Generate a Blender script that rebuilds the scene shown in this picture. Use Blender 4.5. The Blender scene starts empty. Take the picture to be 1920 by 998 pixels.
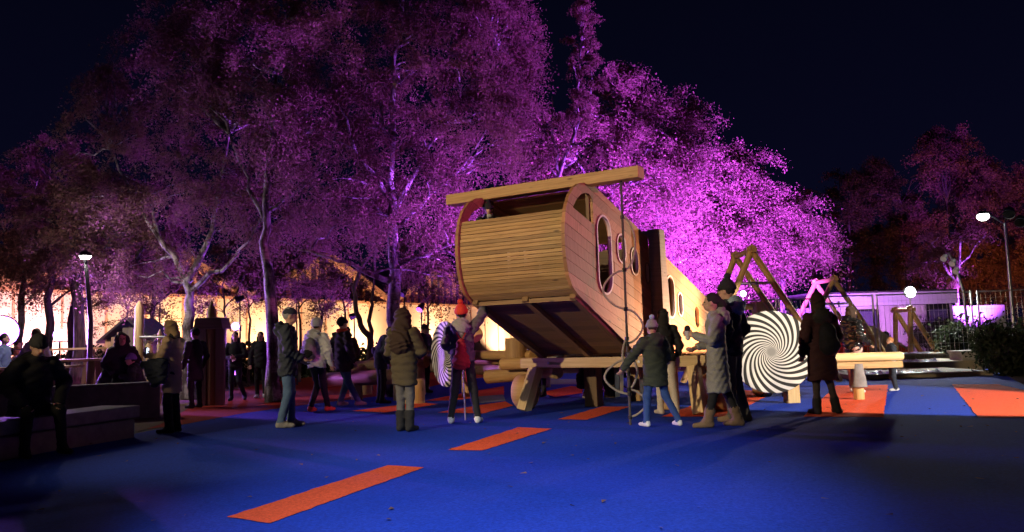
import bpy, bmesh, math, random
import numpy as np
from mathutils import Vector
rnd = random.Random(7)
nr = np.random.default_rng(11)
scene = bpy.context.scene
COL = scene.collection
rad = math.radians

# ------------------------------------------------------------------ camera
FPX = 1450.0; TAU = math.atan(137/FPX); RHO = rad(1.9); CH = 1.2
_fw = np.array([0, math.cos(TAU), math.sin(TAU)])
_r0 = np.array([1.0, 0, 0]); _u0 = np.array([0, -math.sin(TAU), math.cos(TAU)])
_r = _r0*math.cos(RHO) - _u0*math.sin(RHO); _u = _u0*math.cos(RHO) + _r0*math.sin(RHO)
CAMP = np.array([0, 0, CH])
def ray(px, py): return _fw + _r*(px-960)/FPX + _u*(499-py)/FPX
def at(px, py, D):                       # photo pixel -> point at depth D (metres along Y)
    d = ray(px, py); return CAMP + d*D/d[1]
def gnd(px, py, z=0.0):                  # photo pixel -> point on the level z
    d = ray(px, py); return CAMP + d*(z-CH)/d[2]
cam = bpy.data.cameras.new('camera'); camo = bpy.data.objects.new('camera', cam); COL.objects.link(camo)
cam.sensor_width = 36; cam.lens = FPX/1920*36; cam.clip_end = 500; cam.clip_start = 0.05
from mathutils import Matrix
camo.matrix_world = Matrix(((_r[0], _u[0], -_fw[0], 0), (_r[1], _u[1], -_fw[1], 0), (_r[2], _u[2], -_fw[2], CH), (0, 0, 0, 1)))
scene.camera = camo

# ------------------------------------------------------------------ world: night sky
w = bpy.data.worlds.new('World'); scene.world = w; w.use_nodes = True
nt = w.node_tree; nt.nodes.clear()
wo = nt.nodes.new('ShaderNodeOutputWorld'); wb = nt.nodes.new('ShaderNodeBackground')
tc = nt.nodes.new('ShaderNodeTexCoord'); sp = nt.nodes.new('ShaderNodeSeparateXYZ'); cr = nt.nodes.new('ShaderNodeValToRGB')
nt.links.new(tc.outputs['Generated'], sp.inputs[0]); nt.links.new(sp.outputs['Z'], cr.inputs[0])
cr.color_ramp.elements[0].position = 0.0; cr.color_ramp.elements[0].color = (0.0026, 0.0028, 0.013, 1)
cr.color_ramp.elements[1].position = 0.5; cr.color_ramp.elements[1].color = (0.0009, 0.0011, 0.0048, 1)
nt.links.new(cr.outputs[0], wb.inputs[0]); wb.inputs[1].default_value = 1.0; nt.links.new(wb.outputs[0], wo.inputs[0])
vs = scene.view_settings; vs.view_transform = 'Standard'; vs.look = 'None'; vs.exposure = 0.0; vs.gamma = 1.0
vs.use_curve_mapping = False
cy = scene.cycles
cy.max_bounces = 6; cy.diffuse_bounces = 2; cy.glossy_bounces = 2; cy.transmission_bounces = 3; cy.transparent_max_bounces = 4
cy.sample_clamp_indirect = 3.0; cy.use_denoising = True; cy.caustics_reflective = False; cy.caustics_refractive = False
try: cy.use_light_tree = True
except Exception: pass

# ------------------------------------------------------------------ materials
MATS = {}
def newmat(name):
    m = bpy.data.materials.new(name); m.use_nodes = True; MATS[name] = m
    n = m.node_tree; b = n.nodes['Principled BSDF']; return m, n, b
def N(n, t, **kw):
    x = n.nodes.new(t)
    for k, v in kw.items(): setattr(x, k, v)
    return x
def mixc(n, fac, a, b, blend='MIX'):
    x = n.nodes.new('ShaderNodeMix'); x.data_type = 'RGBA'; x.blend_type = blend
    for s, v in ((x.inputs[0], fac), (x.inputs[6], a), (x.inputs[7], b)):
        if hasattr(v, 'links'): n.links.new(v, s)
        elif isinstance(v, (int, float)): s.default_value = v
        else: s.default_value = (*v, 1) if len(v) == 3 else v
    return x.outputs[2]
def ramp(n, src, p0, c0, p1, c1):
    x = n.nodes.new('ShaderNodeValToRGB'); n.links.new(src, x.inputs[0])
    e = x.color_ramp.elements; e[0].position = p0; e[1].position = p1
    e[0].color = (*c0, 1) if len(c0) == 3 else c0; e[1].color = (*c1, 1) if len(c1) == 3 else c1
    return x.outputs[0]
def noise(n, vec, scale, detail=3, rough=.55):
    x = n.nodes.new('ShaderNodeTexNoise'); x.inputs['Scale'].default_value = scale
    x.inputs['Detail'].default_value = detail; x.inputs['Roughness'].default_value = rough
    if vec is not None: n.links.new(vec, x.inputs['Vector'])
    return x.outputs[0]
def mapping(n, vec, sc=(1, 1, 1), loc=None):
    x = n.nodes.new('ShaderNodeMapping'); x.inputs['Scale'].default_value = sc
    n.links.new(vec, x.inputs['Vector'])
    if loc is not None: n.links.new(loc, x.inputs['Location'])
    return x.outputs[0]
def bump(n, b, h, strength=.3, dist=.01):
    x = n.nodes.new('ShaderNodeBump'); x.inputs['Strength'].default_value = strength; x.inputs['Distance'].default_value = dist
    n.links.new(h, x.inputs['Height']); n.links.new(x.outputs[0], b.inputs['Normal'])
def plain(name, c, rough=.7, metal=0.0, var=.25, scale=6.0, bmp=0.0):
    m, n, b = newmat(name)
    tcn = N(n, 'ShaderNodeTexCoord'); nz = noise(n, tcn.outputs['Object'], scale, 4)
    d = tuple(x*(1-var) for x in c); l = tuple(min(1, x*(1+var)) for x in c)
    n.links.new(ramp(n, nz, .3, d, .7, l), b.inputs['Base Color'])
    b.inputs['Roughness'].default_value = rough; b.inputs['Metallic'].default_value = metal
    if bmp: bump(n, b, noise(n, tcn.outputs['Object'], scale*8, 3), bmp, .01)
    return m
def emit(name, c, s):
    m, n, b = newmat(name); b.inputs['Base Color'].default_value = (*c, 1)
    b.inputs['Emission Color'].default_value = (*c, 1); b.inputs['Emission Strength'].default_value = s
    return m
def wood(name, c1, c2, rough=.62, grain=24.0, knots=True):
    m, n, b = newmat(name)
    uv = N(n, 'ShaderNodeUVMap'); uv.uv_map = 'UVMap'
    oi = N(n, 'ShaderNodeObjectInfo')
    sc = N(n, 'ShaderNodeVectorMath', operation='SCALE'); sc.inputs[0].default_value = (37, 91, 13); n.links.new(oi.outputs['Random'], sc.inputs['Scale'])
    v = mapping(n, uv.outputs[0], (1.1, grain, 1), sc.outputs[0])
    g = noise(n, v, 1.6, 6, .62)
    col = ramp(n, g, .3, c1, .72, c2)
    hv = N(n, 'ShaderNodeHueSaturation')
    mr = N(n, 'ShaderNodeMapRange'); mr.inputs[3].default_value = .72; mr.inputs[4].default_value = 1.18; n.links.new(oi.outputs['Random'], mr.inputs[0])
    n.links.new(mr.outputs[0], hv.inputs['Value']); n.links.new(col, hv.inputs['Color']); col = hv.outputs[0]
    if knots:
        vo = N(n, 'ShaderNodeTexVoronoi'); vo.inputs['Scale'].default_value = 1.0
        n.links.new(mapping(n, uv.outputs[0], (2.2, 7.0, 1), sc.outputs[0]), vo.inputs['Vector'])
        k = ramp(n, vo.outputs['Distance'], .06, (1, 1, 1), .14, (0, 0, 0))
        col = mixc(n, k, col, tuple(x*.35 for x in c1))
    n.links.new(col, b.inputs['Base Color']); b.inputs['Roughness'].default_value = rough
    bump(n, b, g, .25, .004)
    return m
wood('larch', (.30, .165, .055), (.52, .33, .13))
wood('larch_side', (.29, .125, .045), (.47, .235, .10))
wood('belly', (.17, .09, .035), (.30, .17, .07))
wood('pine', (.50, .33, .14), (.70, .52, .26))
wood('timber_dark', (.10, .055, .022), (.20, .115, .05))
wood('log_wood', (.36, .20, .07), (.56, .34, .14), grain=14)
wood('grey_wood', (.20, .16, .12), (.34, .28, .22))
plain('ring_white', (.55, .43, .38), .5, 0, .08)
plain('concrete', (.36, .34, .31), .85, 0, .18, 9, .4)
plain('concrete_dark', (.20, .18, .18), .88, 0, .2, 7, .4)
plain('steel', (.42, .42, .44), .35, .85, .1)
plain('black_metal', (.012, .012, .014), .45, .3, .2)
plain('white_metal', (.7, .7, .72), .4, .1, .08)
plain('rope', (.30, .25, .19), .9, 0, .25, 40, .5)
plain('rope_dark', (.07, .055, .05), .9, 0, .25, 40, .5)
plain('cream_wall', (.72, .60, .42), .8, 0, .07, 1.2, .1)
plain('mullion', (.55, .30, .16), .6, 0, .15)
plain('roof_dark', (.05, .04, .045), .7, 0, .2)
plain('soil', (.055, .038, .026), .95, 0, .35, 5, .6)
plain('kiosk_wall', (.45, .41, .40), .7, 0, .08, 2)
plain('violet_lit_panel', (.55, .52, .6), .6, 0, .08, 2)  # pale boards; the violet light on them is tinted into the colour
plain('terrace', (.30, .25, .17), .9, 0, .2, 4, .5)
plain('plastic_sheet', (.65, .72, .8), .12, 0, .2, 20, .8)
def ground_mat():
    m, n, b = newmat('asphalt'); t = N(n, 'ShaderNodeTexCoord')
    a = noise(n, t.outputs['Object'], .35, 5); f = noise(n, t.outputs['Object'], 160, 2)
    c = mixc(n, .5, ramp(n, a, .35, (.030, .028, .030), .7, (.062, .055, .050)), ramp(n, f, .3, (.02, .02, .022), .75, (.09, .085, .08)))
    n.links.new(c, b.inputs['Base Color']); b.inputs['Roughness'].default_value = .9; bump(n, b, f, .6, .004)
ground_mat()
def rubber(name, c):
    m, n, b = newmat(name); t = N(n, 'ShaderNodeTexCoord')
    f = noise(n, t.outputs['Object'], 230, 2, .8); a = noise(n, t.outputs['Object'], .55, 6, .65); d = noise(n, t.outputs['Object'], 7, 5, .7)
    c0 = ramp(n, f, .34, tuple(x*.55 for x in c), .68, tuple(min(1, x*1.35) for x in c))
    dirt = ramp(n, a, .42, (0, 0, 0), .75, (.42, .42, .42))
    c1 = mixc(n, dirt, c0, tuple(.55*x+.012 for x in c))
    h_ = noise(n, t.outputs['Object'], 42, 4, .75); c1 = mixc(n, .55, c1, ramp(n, h_, .35, tuple(x*.45 for x in c), .68, tuple(min(1, x*1.6+.004) for x in c)))
    sp_ = ramp(n, d, .62, (0, 0, 0), .82, (.35, .35, .35))
    c2 = mixc(n, sp_, c1, tuple(.6*x+.03 for x in c))
    n.links.new(c2, b.inputs['Base Color']); b.inputs['Roughness'].default_value = .95; b.inputs['Specular IOR Level'].default_value = .12; bump(n, b, f, .5, .004)
rubber('rubber_blue', (.010, .040, .40)); rubber('rubber_orange', (.80, .090, .034)); rubber('rubber_red', (.34, .035, .018)); rubber('rubber_grey', (.20, .23, .27)); rubber('sand', (.16, .11, .07))
def leaf_mat(name, ca, cb, cc):
    m, n, b = newmat(name); g = N(n, 'ShaderNodeNewGeometry'); x = N(n, 'ShaderNodeValToRGB')
    n.links.new(g.outputs['Random Per Island'], x.inputs[0]); e = x.color_ramp.elements
    e[0].color = (*ca, 1); e[1].color = (*cc, 1); k = e.new(.5); k.color = (*cb, 1)
    n.links.new(x.outputs[0], b.inputs['Base Color']); b.inputs['Roughness'].default_value = .75; b.inputs['Specular IOR Level'].default_value = .25
    tr = N(n, 'ShaderNodeBsdfTranslucent'); n.links.new(x.outputs[0], tr.inputs[0])
    mx = N(n, 'ShaderNodeMixShader'); mx.inputs[0].default_value = .45
    out = n.nodes['Material Output']; n.links.new(b.outputs[0], mx.inputs[1]); n.links.new(tr.outputs[0], mx.inputs[2]); n.links.new(mx.outputs[0], out.inputs[0])
leaf_mat('leaf_autumn', (.15, .085, .07), (.20, .11, .09), (.27, .145, .115))
leaf_mat('leaf_green', (.05, .055, .02), (.09, .08, .035), (.16, .11, .05))
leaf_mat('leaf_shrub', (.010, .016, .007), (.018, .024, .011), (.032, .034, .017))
def bark():
    m, n, b = newmat('birch_bark'); t = N(n, 'ShaderNodeTexCoord')
    a = noise(n, mapping(n, t.outputs['Object'], (3, 3, 1.1)), 2.2, 5, .6); h = noise(n, mapping(n, t.outputs['Object'], (3, 3, 30)), 1.4, 3)
    c = mixc(n, ramp(n, a, .44, (0, 0, 0), .60, (1, 1, 1)), (.075, .055, .05), mixc(n, ramp(n, h, .60, (0, 0, 0), .68, (1, 1, 1)), (.48, .44, .42), (.08, .06, .05)))
    n.links.new(c, b.inputs['Base Color']); b.inputs['Roughness'].default_value = .85; bump(n, b, a, .6, .03)
    m, n, b = newmat('dark_bark'); t = N(n, 'ShaderNodeTexCoord'); a = noise(n, mapping(n, t.outputs['Object'], (6, 6, 1.2)), 3, 5)
    n.links.new(ramp(n, a, .35, (.03, .022, .018), .7, (.12, .09, .08)), b.inputs['Base Color']); b.inputs['Roughness'].default_value = .9; bump(n, b, a, .8, .04)
bark()
def spiral_mat():
    m, n, b = newmat('spiral_print'); t = N(n, 'ShaderNodeTexCoord'); s = N(n, 'ShaderNodeSeparateXYZ'); n.links.new(t.outputs['Object'], s.inputs[0])
    def M(op, a, c=None):
        x = N(n, 'ShaderNodeMath', operation=op)
        for i, v in enumerate((a, c)):
            if v is None: continue
            if hasattr(v, 'links'): n.links.new(v, x.inputs[i])
            else: x.inputs[i].default_value = v
        return x.outputs[0]
    X, Z = s.outputs['X'], s.outputs['Z']
    rr = M('SQRT', M('ADD', M('MULTIPLY', X, X), M('MULTIPLY', Z, Z)))
    ang = M('ARCTAN2', Z, X)
    ph = M('ADD', M('MULTIPLY', ang, 20.0), M('MULTIPLY', M('LOGARITHM', M('ADD', rr, .03), 2.718), -29.0))
    sn = M('SINE', ph)
    soft = ramp(n, M('ADD', M('MULTIPLY', sn, .5), .5), .47, (.010, .010, .010), .53, (.62, .61, .59))
    ctr = ramp(n, rr, .05, (1, 1, 1), .085, (0, 0, 0))
    n.links.new(mixc(n, ctr, soft, (.2, .2, .195)), b.inputs['Base Color']); b.inputs['Roughness'].default_value = .55
spiral_mat()

# ------------------------------------------------------------------ mesh helpers
def V(*a): return np.array(a, float)
def unit(v): v = np.asarray(v, float); return v/max(1e-9, np.linalg.norm(v))
class MB:
    def __init__(s): s.v = []; s.f = []; s.uv = []; s.mi = []
    def add(s, vs_, fs_, uvs=None, mi=0):
        o = len(s.v); s.v += [tuple(map(float, p)) for p in vs_]
        for k, f in enumerate(fs_):
            s.f.append([i+o for i in f]); s.uv.append(uvs[k] if uvs else [(0, 0)]*len(f)); s.mi.append(mi)
        return s
    def beam(s, p0, p1, w, h, up=(0, 0, 1), mi=0):
        """box from p0 to p1: w across, h along 'up'"""
        p0 = np.asarray(p0, float); p1 = np.asarray(p1, float); a = unit(p1-p0); L = np.linalg.norm(p1-p0)
        x = unit(np.cross(a, up)); z = np.cross(x, a)
        vs_ = [p+x*sx*w/2+z*sz*h/2 for p in (p0, p1) for sx, sz in ((-1, -1), (1, -1), (1, 1), (-1, 1))]
        fs_ = [(0, 1, 2, 3), (7, 6, 5, 4), (0, 4, 5, 1), (1, 5, 6, 2), (2, 6, 7, 3), (3, 7, 4, 0)]
        uvs = [[(0, 0), (.02, w), (.02, w+h), (0, h)]]*2
        for k, (q, off) in enumerate(((w, 0), (h, w), (w, w+h), (h, 2*w+h))): uvs = uvs+[[(0, off), (L, off), (L, off+q), (0, off+q)]]
        return s.add(vs_, fs_, uvs, mi)
    def box(s, c, d, mi=0, rz=0):
        c = np.asarray(c, float); ca, sa = math.cos(rz), math.sin(rz); ex = V(ca, sa, 0)
        return s.beam(c-ex*d[0]/2, c+ex*d[0]/2, d[1], d[2], mi=mi)
    def tube(s, pts, rads, n=10, caps=True, mi=0):
        pts = [np.asarray(p, float) for p in pts]; m = len(pts)
        if not hasattr(rads, '__len__'): rads = [rads]*m
        vs_, fs_, uvs = [], [], []; prev = None; Ls = [0]
        for i in range(1, m): Ls.append(Ls[-1]+np.linalg.norm(pts[i]-pts[i-1]))
        for i in range(m):
            t = unit(pts[min(i+1, m-1)]-pts[max(i-1, 0)])
            if prev is None: prev = V(1, 0, 0) if abs(t[0]) < .8 else V(0, 1, 0)
            x = unit(prev-t*np.dot(prev, t)); y = np.cross(t, x); prev = x
            for k in range(n):
                a = 2*math.pi*k/n; vs_.append(pts[i]+(x*math.cos(a)+y*math.sin(a))*rads[i])
        for i in range(m-1):
            for k in range(n):
                k2 = (k+1) % n; fs_.append((i*n+k, i*n+k2, (i+1)*n+k2, (i+1)*n+k))
                c = 2*math.pi*rads[i]/n; uvs.append([(Ls[i], k*c), (Ls[i], (k+1)*c), (Ls[i+1], (k+1)*c), (Ls[i+1], k*c)])
        if caps:
            fs_.append(tuple(range(n-1, -1, -1))); fs_.append(tuple((m-1)*n+k for k in range(n)))
            uvs += [[(.3+.02*math.cos(2*math.pi*k/n), .3+rads[0]*math.sin(2*math.pi*k/n)) for k in range(n)]]*2
        return s.add(vs_, fs_, uvs, mi)
    def prism(s, poly, d, mi=0):
        """extrude a 3-D polygon by the vector d"""
        n = len(poly); poly = [np.asarray(p, float) for p in poly]; d = np.asarray(d, float)
        vs_ = poly+[p+d for p in poly]; e = unit(poly[1]-poly[0]); o = poly[0]
        nn = unit(np.cross(e, unit(d))); f2 = lambda p: (float(np.dot(p-o, e)), float(np.dot(p-o, nn)))
        fs_ = [tuple(range(n-1, -1, -1)), tuple(range(n, 2*n))]; uvs = [[f2(poly[i]) for i in range(n-1, -1, -1)], [f2(p) for p in poly]]
        for i in range(n):
            j = (i+1) % n; fs_.append((i, j, j+n, i+n)); uvs.append([f2(poly[i]), f2(poly[j]), f2(poly[j]), f2(poly[i])])
        return s.add(vs_, fs_, uvs, mi)
    def sphere(s, c, r, nu=14, nv=9, mi=0, zlo=-1.0):
        c = np.asarray(c, float); r = np.asarray(r if hasattr(r, '__len__') else (r, r, r), float); vs_, fs_ = [], []
        for j in range(nv+1):
            ph = -math.pi/2+math.pi*j/nv
            for i in range(nu): th = 2*math.pi*i/nu; vs_.append(c+r*V(math.cos(ph)*math.cos(th), math.cos(ph)*math.sin(th), max(zlo, math.sin(ph))))
        for j in range(nv):
            for i in range(nu): i2 = (i+1) % nu; fs_.append((j*nu+i, j*nu+i2, (j+1)*nu+i2, (j+1)*nu+i))
        return s.add(vs_, fs_, None, mi)
    def obj(s, name, mat, parent=None, smooth=False, bevel=0.0, local=False):
        me = bpy.data.meshes.new(name); off = np.zeros(3)
        if parent is not None and not local: off = np.array(parent['_o'])
        me.from_pydata([tuple(np.array(p)-off) for p in s.v], [], s.f)
        ul = me.uv_layers.new(name='UVMap'); flat = [c for f in s.uv for q in f for c in q]
        if len(flat) == len(ul.data)*2: ul.data.foreach_set('uv', flat)
        for m in (mat if isinstance(mat, (list, tuple)) else [mat]): me.materials.append(MATS[m])
        me.polygons.foreach_set('material_index', s.mi)
        if smooth: me.polygons.foreach_set('use_smooth', [True]*len(me.polygons))
        bm = bmesh.new(); bm.from_mesh(me); bmesh.ops.recalc_face_normals(bm, faces=bm.faces); bm.to_mesh(me); bm.free()
        me.update(); o = bpy.data.objects.new(name, me); COL.objects.link(o)
        if parent is not None:
            o.parent = parent; o['_o'] = list(parent['_o']) if '_o' in parent.keys() else [0, 0, 0]
        if smooth and mat != 'leaf': 
            try: me.set_sharp_from_angle(angle=rad(50))
            except Exception: pass
        if bevel:
            b = o.modifiers.new('bevel', 'BEVEL'); b.width = bevel; b.segments = 2; b.limit_method = 'ANGLE'
        return o
def tag(o, label, cat, group=None, kind=None):
    if label: o['label'] = label
    if cat: o['category'] = cat
    if group: o['group'] = group
    if kind: o['kind'] = kind
    return o
def root(name, loc, label, cat, group=None):
    o = bpy.data.objects.new(name, None); COL.objects.link(o); o.location = tuple(map(float, loc)); o.empty_display_size = .2
    o['_o'] = [float(x) for x in loc]; return tag(o, label, cat, group)
def npmesh(name, verts, quads, mats, midx=None, smooth=False):
    me = bpy.data.meshes.new(name); nv, nf, k = len(verts), len(quads), quads.shape[1]
    me.vertices.add(nv); me.vertices.foreach_set('co', np.ascontiguousarray(verts, np.float32).ravel())
    me.loops.add(nf*k); me.loops.foreach_set('vertex_index', np.ascontiguousarray(quads, np.int32).ravel())
    me.polygons.add(nf); me.polygons.foreach_set('loop_start', np.arange(0, nf*k, k, dtype=np.int32))
    if midx is not None: me.polygons.foreach_set('material_index', np.ascontiguousarray(midx, np.int32))
    if smooth: me.polygons.foreach_set('use_smooth', np.ones(nf, bool))
    for m in mats: me.materials.append(MATS[m])
    me.update(calc_edges=True); me.validate(); return me

# ------------------------------------------------------------------ floodlights (fixtures of the event lighting, plus one added lamp for the tail)
WARM = (1.0, .80, .50); PURP = (.47, .07, 1.0); PINK = (.85, .22, .85); COOL = (.92, .96, 1.0)
def flood(label, pos, target, watts, color, half, blend=.4, rsrc=.10, stand=True, lens=.11, glow=None, size=.2, name='floodlight', mast=False, group=None):
    pos = np.asarray(pos, float); d = unit(np.asarray(target, float)-pos); g = V(pos[0], pos[1], 0)
    rt = root(name, g, label, 'floodlight', group)
    x = unit(np.cross(d, (0, 0, 1))); z = np.cross(x, d)
    h = MB(); h.tube([pos-d*.16*size/.2, pos-d*.10*size/.2, pos+d*.02], [size*.45, size*.8, size], 14); h.obj('housing', 'black_metal', rt, True)
    y = MB(); y.beam(pos-x*(size+.03)-z*size*1.1, pos-x*(size+.03), .02, .03); y.beam(pos+x*(size+.03)-z*size*1.1, pos+x*(size+.03), .02, .03)
    y.beam(pos-x*(size+.04)-z*size*1.1, pos+x*(size+.04)-z*size*1.1, .02, .03, up=d); y.obj('yoke', 'black_metal', rt)
    b = pos-z*size*1.1
    if stand:
        s = MB(); s.tube([V(b[0], b[1], .02), b], [.035 if mast else .02]*2, 8)
        if mast: s.tube([V(b[0], b[1], 0), V(b[0], b[1], .25)], [.12, .08], 10)
        else:
            for k in range(3):
                a = k*2.1+.4; s.tube([V(b[0], b[1], min(.5, b[2]*.5)), V(b[0]+.4*math.cos(a), b[1]+.4*math.sin(a), .01)], [.012, .012], 6)
        s.obj('stand', 'black_metal' if not mast else 'steel', rt)
    mname = 'glow_%d' % len(MATS); emit(mname, color, glow if glow else 6)
    l = MB(); l.tube([pos+d*.022, pos+d*.03], [size*.92, size*.92], 18); l.obj('lens', mname, rt)
    if watts:
        li = bpy.data.lights.new('flood_lamp', 'SPOT'); li.energy = watts; li.color = color; li.spot_size = rad(half*2); li.spot_blend = blend; li.shadow_soft_size = rsrc
        lo = bpy.data.objects.new('flood_lamp', li); COL.objects.link(lo); lo.parent = rt
        lo.location = tuple(pos+d*.06-np.array(rt['_o'])); lo.rotation_euler = Vector(tuple(d)).to_track_quat('-Z', 'Y').to_euler()
    return rt
KD = 23.0
K = at(1843, 405, KD)      # lamp on the tall pole: gives the wing its shadow
# E-LIGHTS
flood('black floodlight on a mast aimed at the wooden nose planks', (-14.0, -3.5, 6.5), (-.2, 12.1, 1.5), 12500, (1, .77, .46), 11.5, .45, .12, mast=True, glow=8)
flood('black floodlight on a mast above the blue rubber runway', (-.4, -3.0, 6.0), (-.1, 5.9, 0), 8500, (.88, .93, 1), 16, 1.0, .15, mast=True, glow=8)
flood('purple floodlight on a mast aimed at the fuselage side planks', (10.5, 2.0, 4.2), (1.0, 10.6, 2.5), 3000, (.92, .13, .60), 8, .5, .10, mast=True, glow=8)
flood('added warm floodlight hidden behind the right spiral disc to brighten the tail planks', (4.75, 13.9, 1.15), (3.0, 14.0, 1.4), 1200, (1, .50, .27), 50, .6, .08, size=.10)  # added lamp, kept out of sight; brightens the aft side planks
flood('white floodlight on a mast aimed at the tip of the right wing', (12.0, 4.5, 4.2), (6.2, 13.0, .6), 14000, (1, .86, .70), 14, .15, .06, mast=True, glow=8)
flood('purple floodlight on a tall mast outside the fence aimed at the birch tops', (17.5, 19.5, 5.2), (0.2, 19.2, 7.6), 70000, (.44, .08, 1), 16, .6, .12, mast=True, glow=8)
TG = 'purple uplights among the trees'
flood('low purple uplight behind the spiral disc aimed at the rightmost birches', (5.9, 21.2, .45), (8.0, 27.5, 5.0), 56000, (.42, .07, 1), 36, .7, .1, size=.16, group=TG)
flood('low purple uplight behind the tilted fuselage aimed at the middle birches', (3.2, 19.5, .45), (4.0, 25.5, 7.0), 52000, (.42, .07, 1), 50, .7, .1, size=.16, group=TG)
flood('low purple uplight by the left wing aimed at the tall birch tops', (2.3, 16.4, .45), (-1.0, 17.8, 8.0), 20000, (.42, .08, 1), 46, .7, .1, size=.16, group=TG)
flood('low purple uplight behind the walking group below the birches', (-3.6, 23.5, .45), (-4.2, 20.5, 7.0), 2600, (.40, .09, 1), 52, .7, .1, size=.16, group=TG)
flood('low purple uplight beside the timber hut below the birches', (-8.6, 24.0, .45), (-8.2, 20.2, 6.5), 3000, (.38, .09, 1), 55, .7, .1, size=.16, group=TG)
flood('dazzling violet floodlight on a stand among the trees beside the picnic tables', at(2, 622, 19.5), (-8.5, 13.0, .8), 12000, (.46, .16, 1), 65, .6, .2, size=.42, glow=14)  # lens enlarged so that its disc stands in for the glare
flood('second violet floodlight shining beside the dazzling one', at(112, 628, 21), (-9, 14, .5), 600, (.6, .3, 1), 50, .6, .2, size=.17, glow=10)
flood('small blue violet floodlight on a stand in front of the bright hall wall', at(442, 612, 24), (-8, 14, .8), 500, (.32, .2, 1), 50, .6, .2, size=.13, glow=10)

# ------------------------------------------------------------------ ground
g = MB(); g.add([(-160, -40, 0), (160, -40, 0), (160, 260, 0), (-160, 260, 0)], [(0, 1, 2, 3)]); tag(g.obj('ground', 'asphalt'), None, None, kind='structure')
def sheet(name, pts, mat, z, world=False):
    m = MB(); P = [V(p[0], p[1], z) if world else (lambda q: V(q[0], q[1], z))(gnd(*p)) for p in pts]
    m.add(P, [tuple(range(len(P)))], [[(p[0], p[1]) for p in P]]); o = m.obj(name, mat); tag(o, None, None, kind='structure'); return o
G2 = lambda *ps: [tuple(gnd(*p)[:2]) for p in ps]
sheet('soil_bed', [(-40, 12.0), (-5.6, 12.2), (-3, 18.8), (3, 21), (30, 22), (60, 30), (60, 90), (-60, 90)], 'soil', .004, True)
edge = [(265, 812), (345, 797), (450, 777), (540, 764), (640, 752), (760, 738), (850, 715), (960, 702)]
sheet('blue_rubber_surface', [(-7.6, -3), (-7.2, 3.0)]+G2((-260, 925), (0, 868), *edge, (1340, 697), (1700, 691), (1860, 691), (1990, 760))+[(9.5, 6), (9.5, -3)], 'rubber_blue', .008, True)
sheet('red_rubber_pad', [(275, 806)]+edge[1:]+[(930, 694), (800, 699), (700, 704), (560, 708), (420, 735), (385, 745), (345, 772), (300, 797)], 'rubber_red', .012)
sheet('sand_patch', [(255, 812), (300, 798), (345, 772), (385, 746), (330, 742), (240, 760)], 'sand', .012)
def mark(name, pts, mat='rubber_orange', z=.014):
    W = [gnd(*p)[:2] for p in pts]; out = []
    for i in range(len(W)):
        a, b = W[i], W[(i+1) % len(W)]; n = max(2, int(np.linalg.norm(b-a)/.09)); e = unit(b-a); q = np.array([-e[1], e[0]])
        for k in range(n): out.append(tuple(a+(b-a)*k/n+q*nr.normal()*.006))
    return sheet(name, out, mat, z, True)
for pts in ([(425, 973), (505, 985), (795, 879), (727, 875)], [(840, 846), (905, 847), (1035, 806), (972, 803)], [(1045, 788), (1100, 789), (1182, 764), (1128, 764)],
            [(659, 772), (724, 775), (822, 759), (786, 756)], [(820, 775), (905, 777), (962, 762), (948, 754), (905, 760)], [(795, 753), (850, 752), (945, 742), (945, 725), (880, 736)],
            [(1013, 737), (1041, 746), (1092, 738), (1092, 727), (1071, 725)], [(1240, 783), (1365, 783), (1453, 736), (1380, 732)], [(1507, 783), (1657, 784), (1665, 723), (1568, 724)],
            [(1785, 722), (1835, 785), (1990, 785), (1930, 735), (1870, 722)], [(470, 764), (640, 749), (700, 738), (560, 745)]):
    mark('orange_marking', pts)
mark('grey_marking', [(895, 745), (895, 758), (948, 753), (944, 741)], 'rubber_grey', .016)
mark('grey_marking', [(1000, 722), (1090, 722), (1100, 712), (1010, 712)], 'rubber_grey', .016)

fl = np.stack([nr.uniform(-6, 9, 260), nr.uniform(3.5, 16, 260), np.full(260, .03)], 1)
FALLEN = fl
# ------------------------------------------------------------------ wooden aeroplane
PSI = rad(31.5); A = V(math.sin(PSI), math.cos(PSI), 0); T = V(math.cos(PSI), -math.sin(PSI), 0); UZ = V(0, 0, 1)
PO = at(1190, 668, 12.2); PO[2] = 0; WID = 1.7
def S(s, z, t=0.0): return PO+A*s+T*t+UZ*z           # s towards the tail, t to the right of the right side panel, z up
plane = root('wooden_aeroplane', S(1, 0, -.8), 'big larch plank play aeroplane tilted nose up on a timber platform', 'play aeroplane')
nose = [(-1.973, 1.772), (-2.12, 1.87), (-2.22, 2.02), (-2.285, 2.26), (-2.305, 2.50), (-2.285, 2.72), (-2.235, 2.93), (-2.13, 3.11), (-1.98, 3.245), (-1.80, 3.335), (-1.58, 3.38), (-1.33, 3.375)]
TOP = lambda s: 3.375-.2815*(s+1.33)
prof = [(.08, .875)]+nose+[(.68, TOP(.68)), (.68, .875)]
aft = [(.92, .875), (.92, TOP(.92)-.04), (5.0, TOP(5.0)-.10), (5.3, TOP(5.3)-.22), (5.3, .875)]
def clip(poly, n, d):
    out = []
    for i in range(len(poly)):
        p, q = poly[i], poly[(i+1) % len(poly)]; a = p[0]*n[0]+p[1]*n[1]-d; b = q[0]*n[0]+q[1]*n[1]-d
        if a >= 0: out.append(p)
        if a*b < 0: t = a/(a-b); out.append((p[0]+(q[0]-p[0])*t, p[1]+(q[1]-p[1])*t))
    return out
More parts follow.
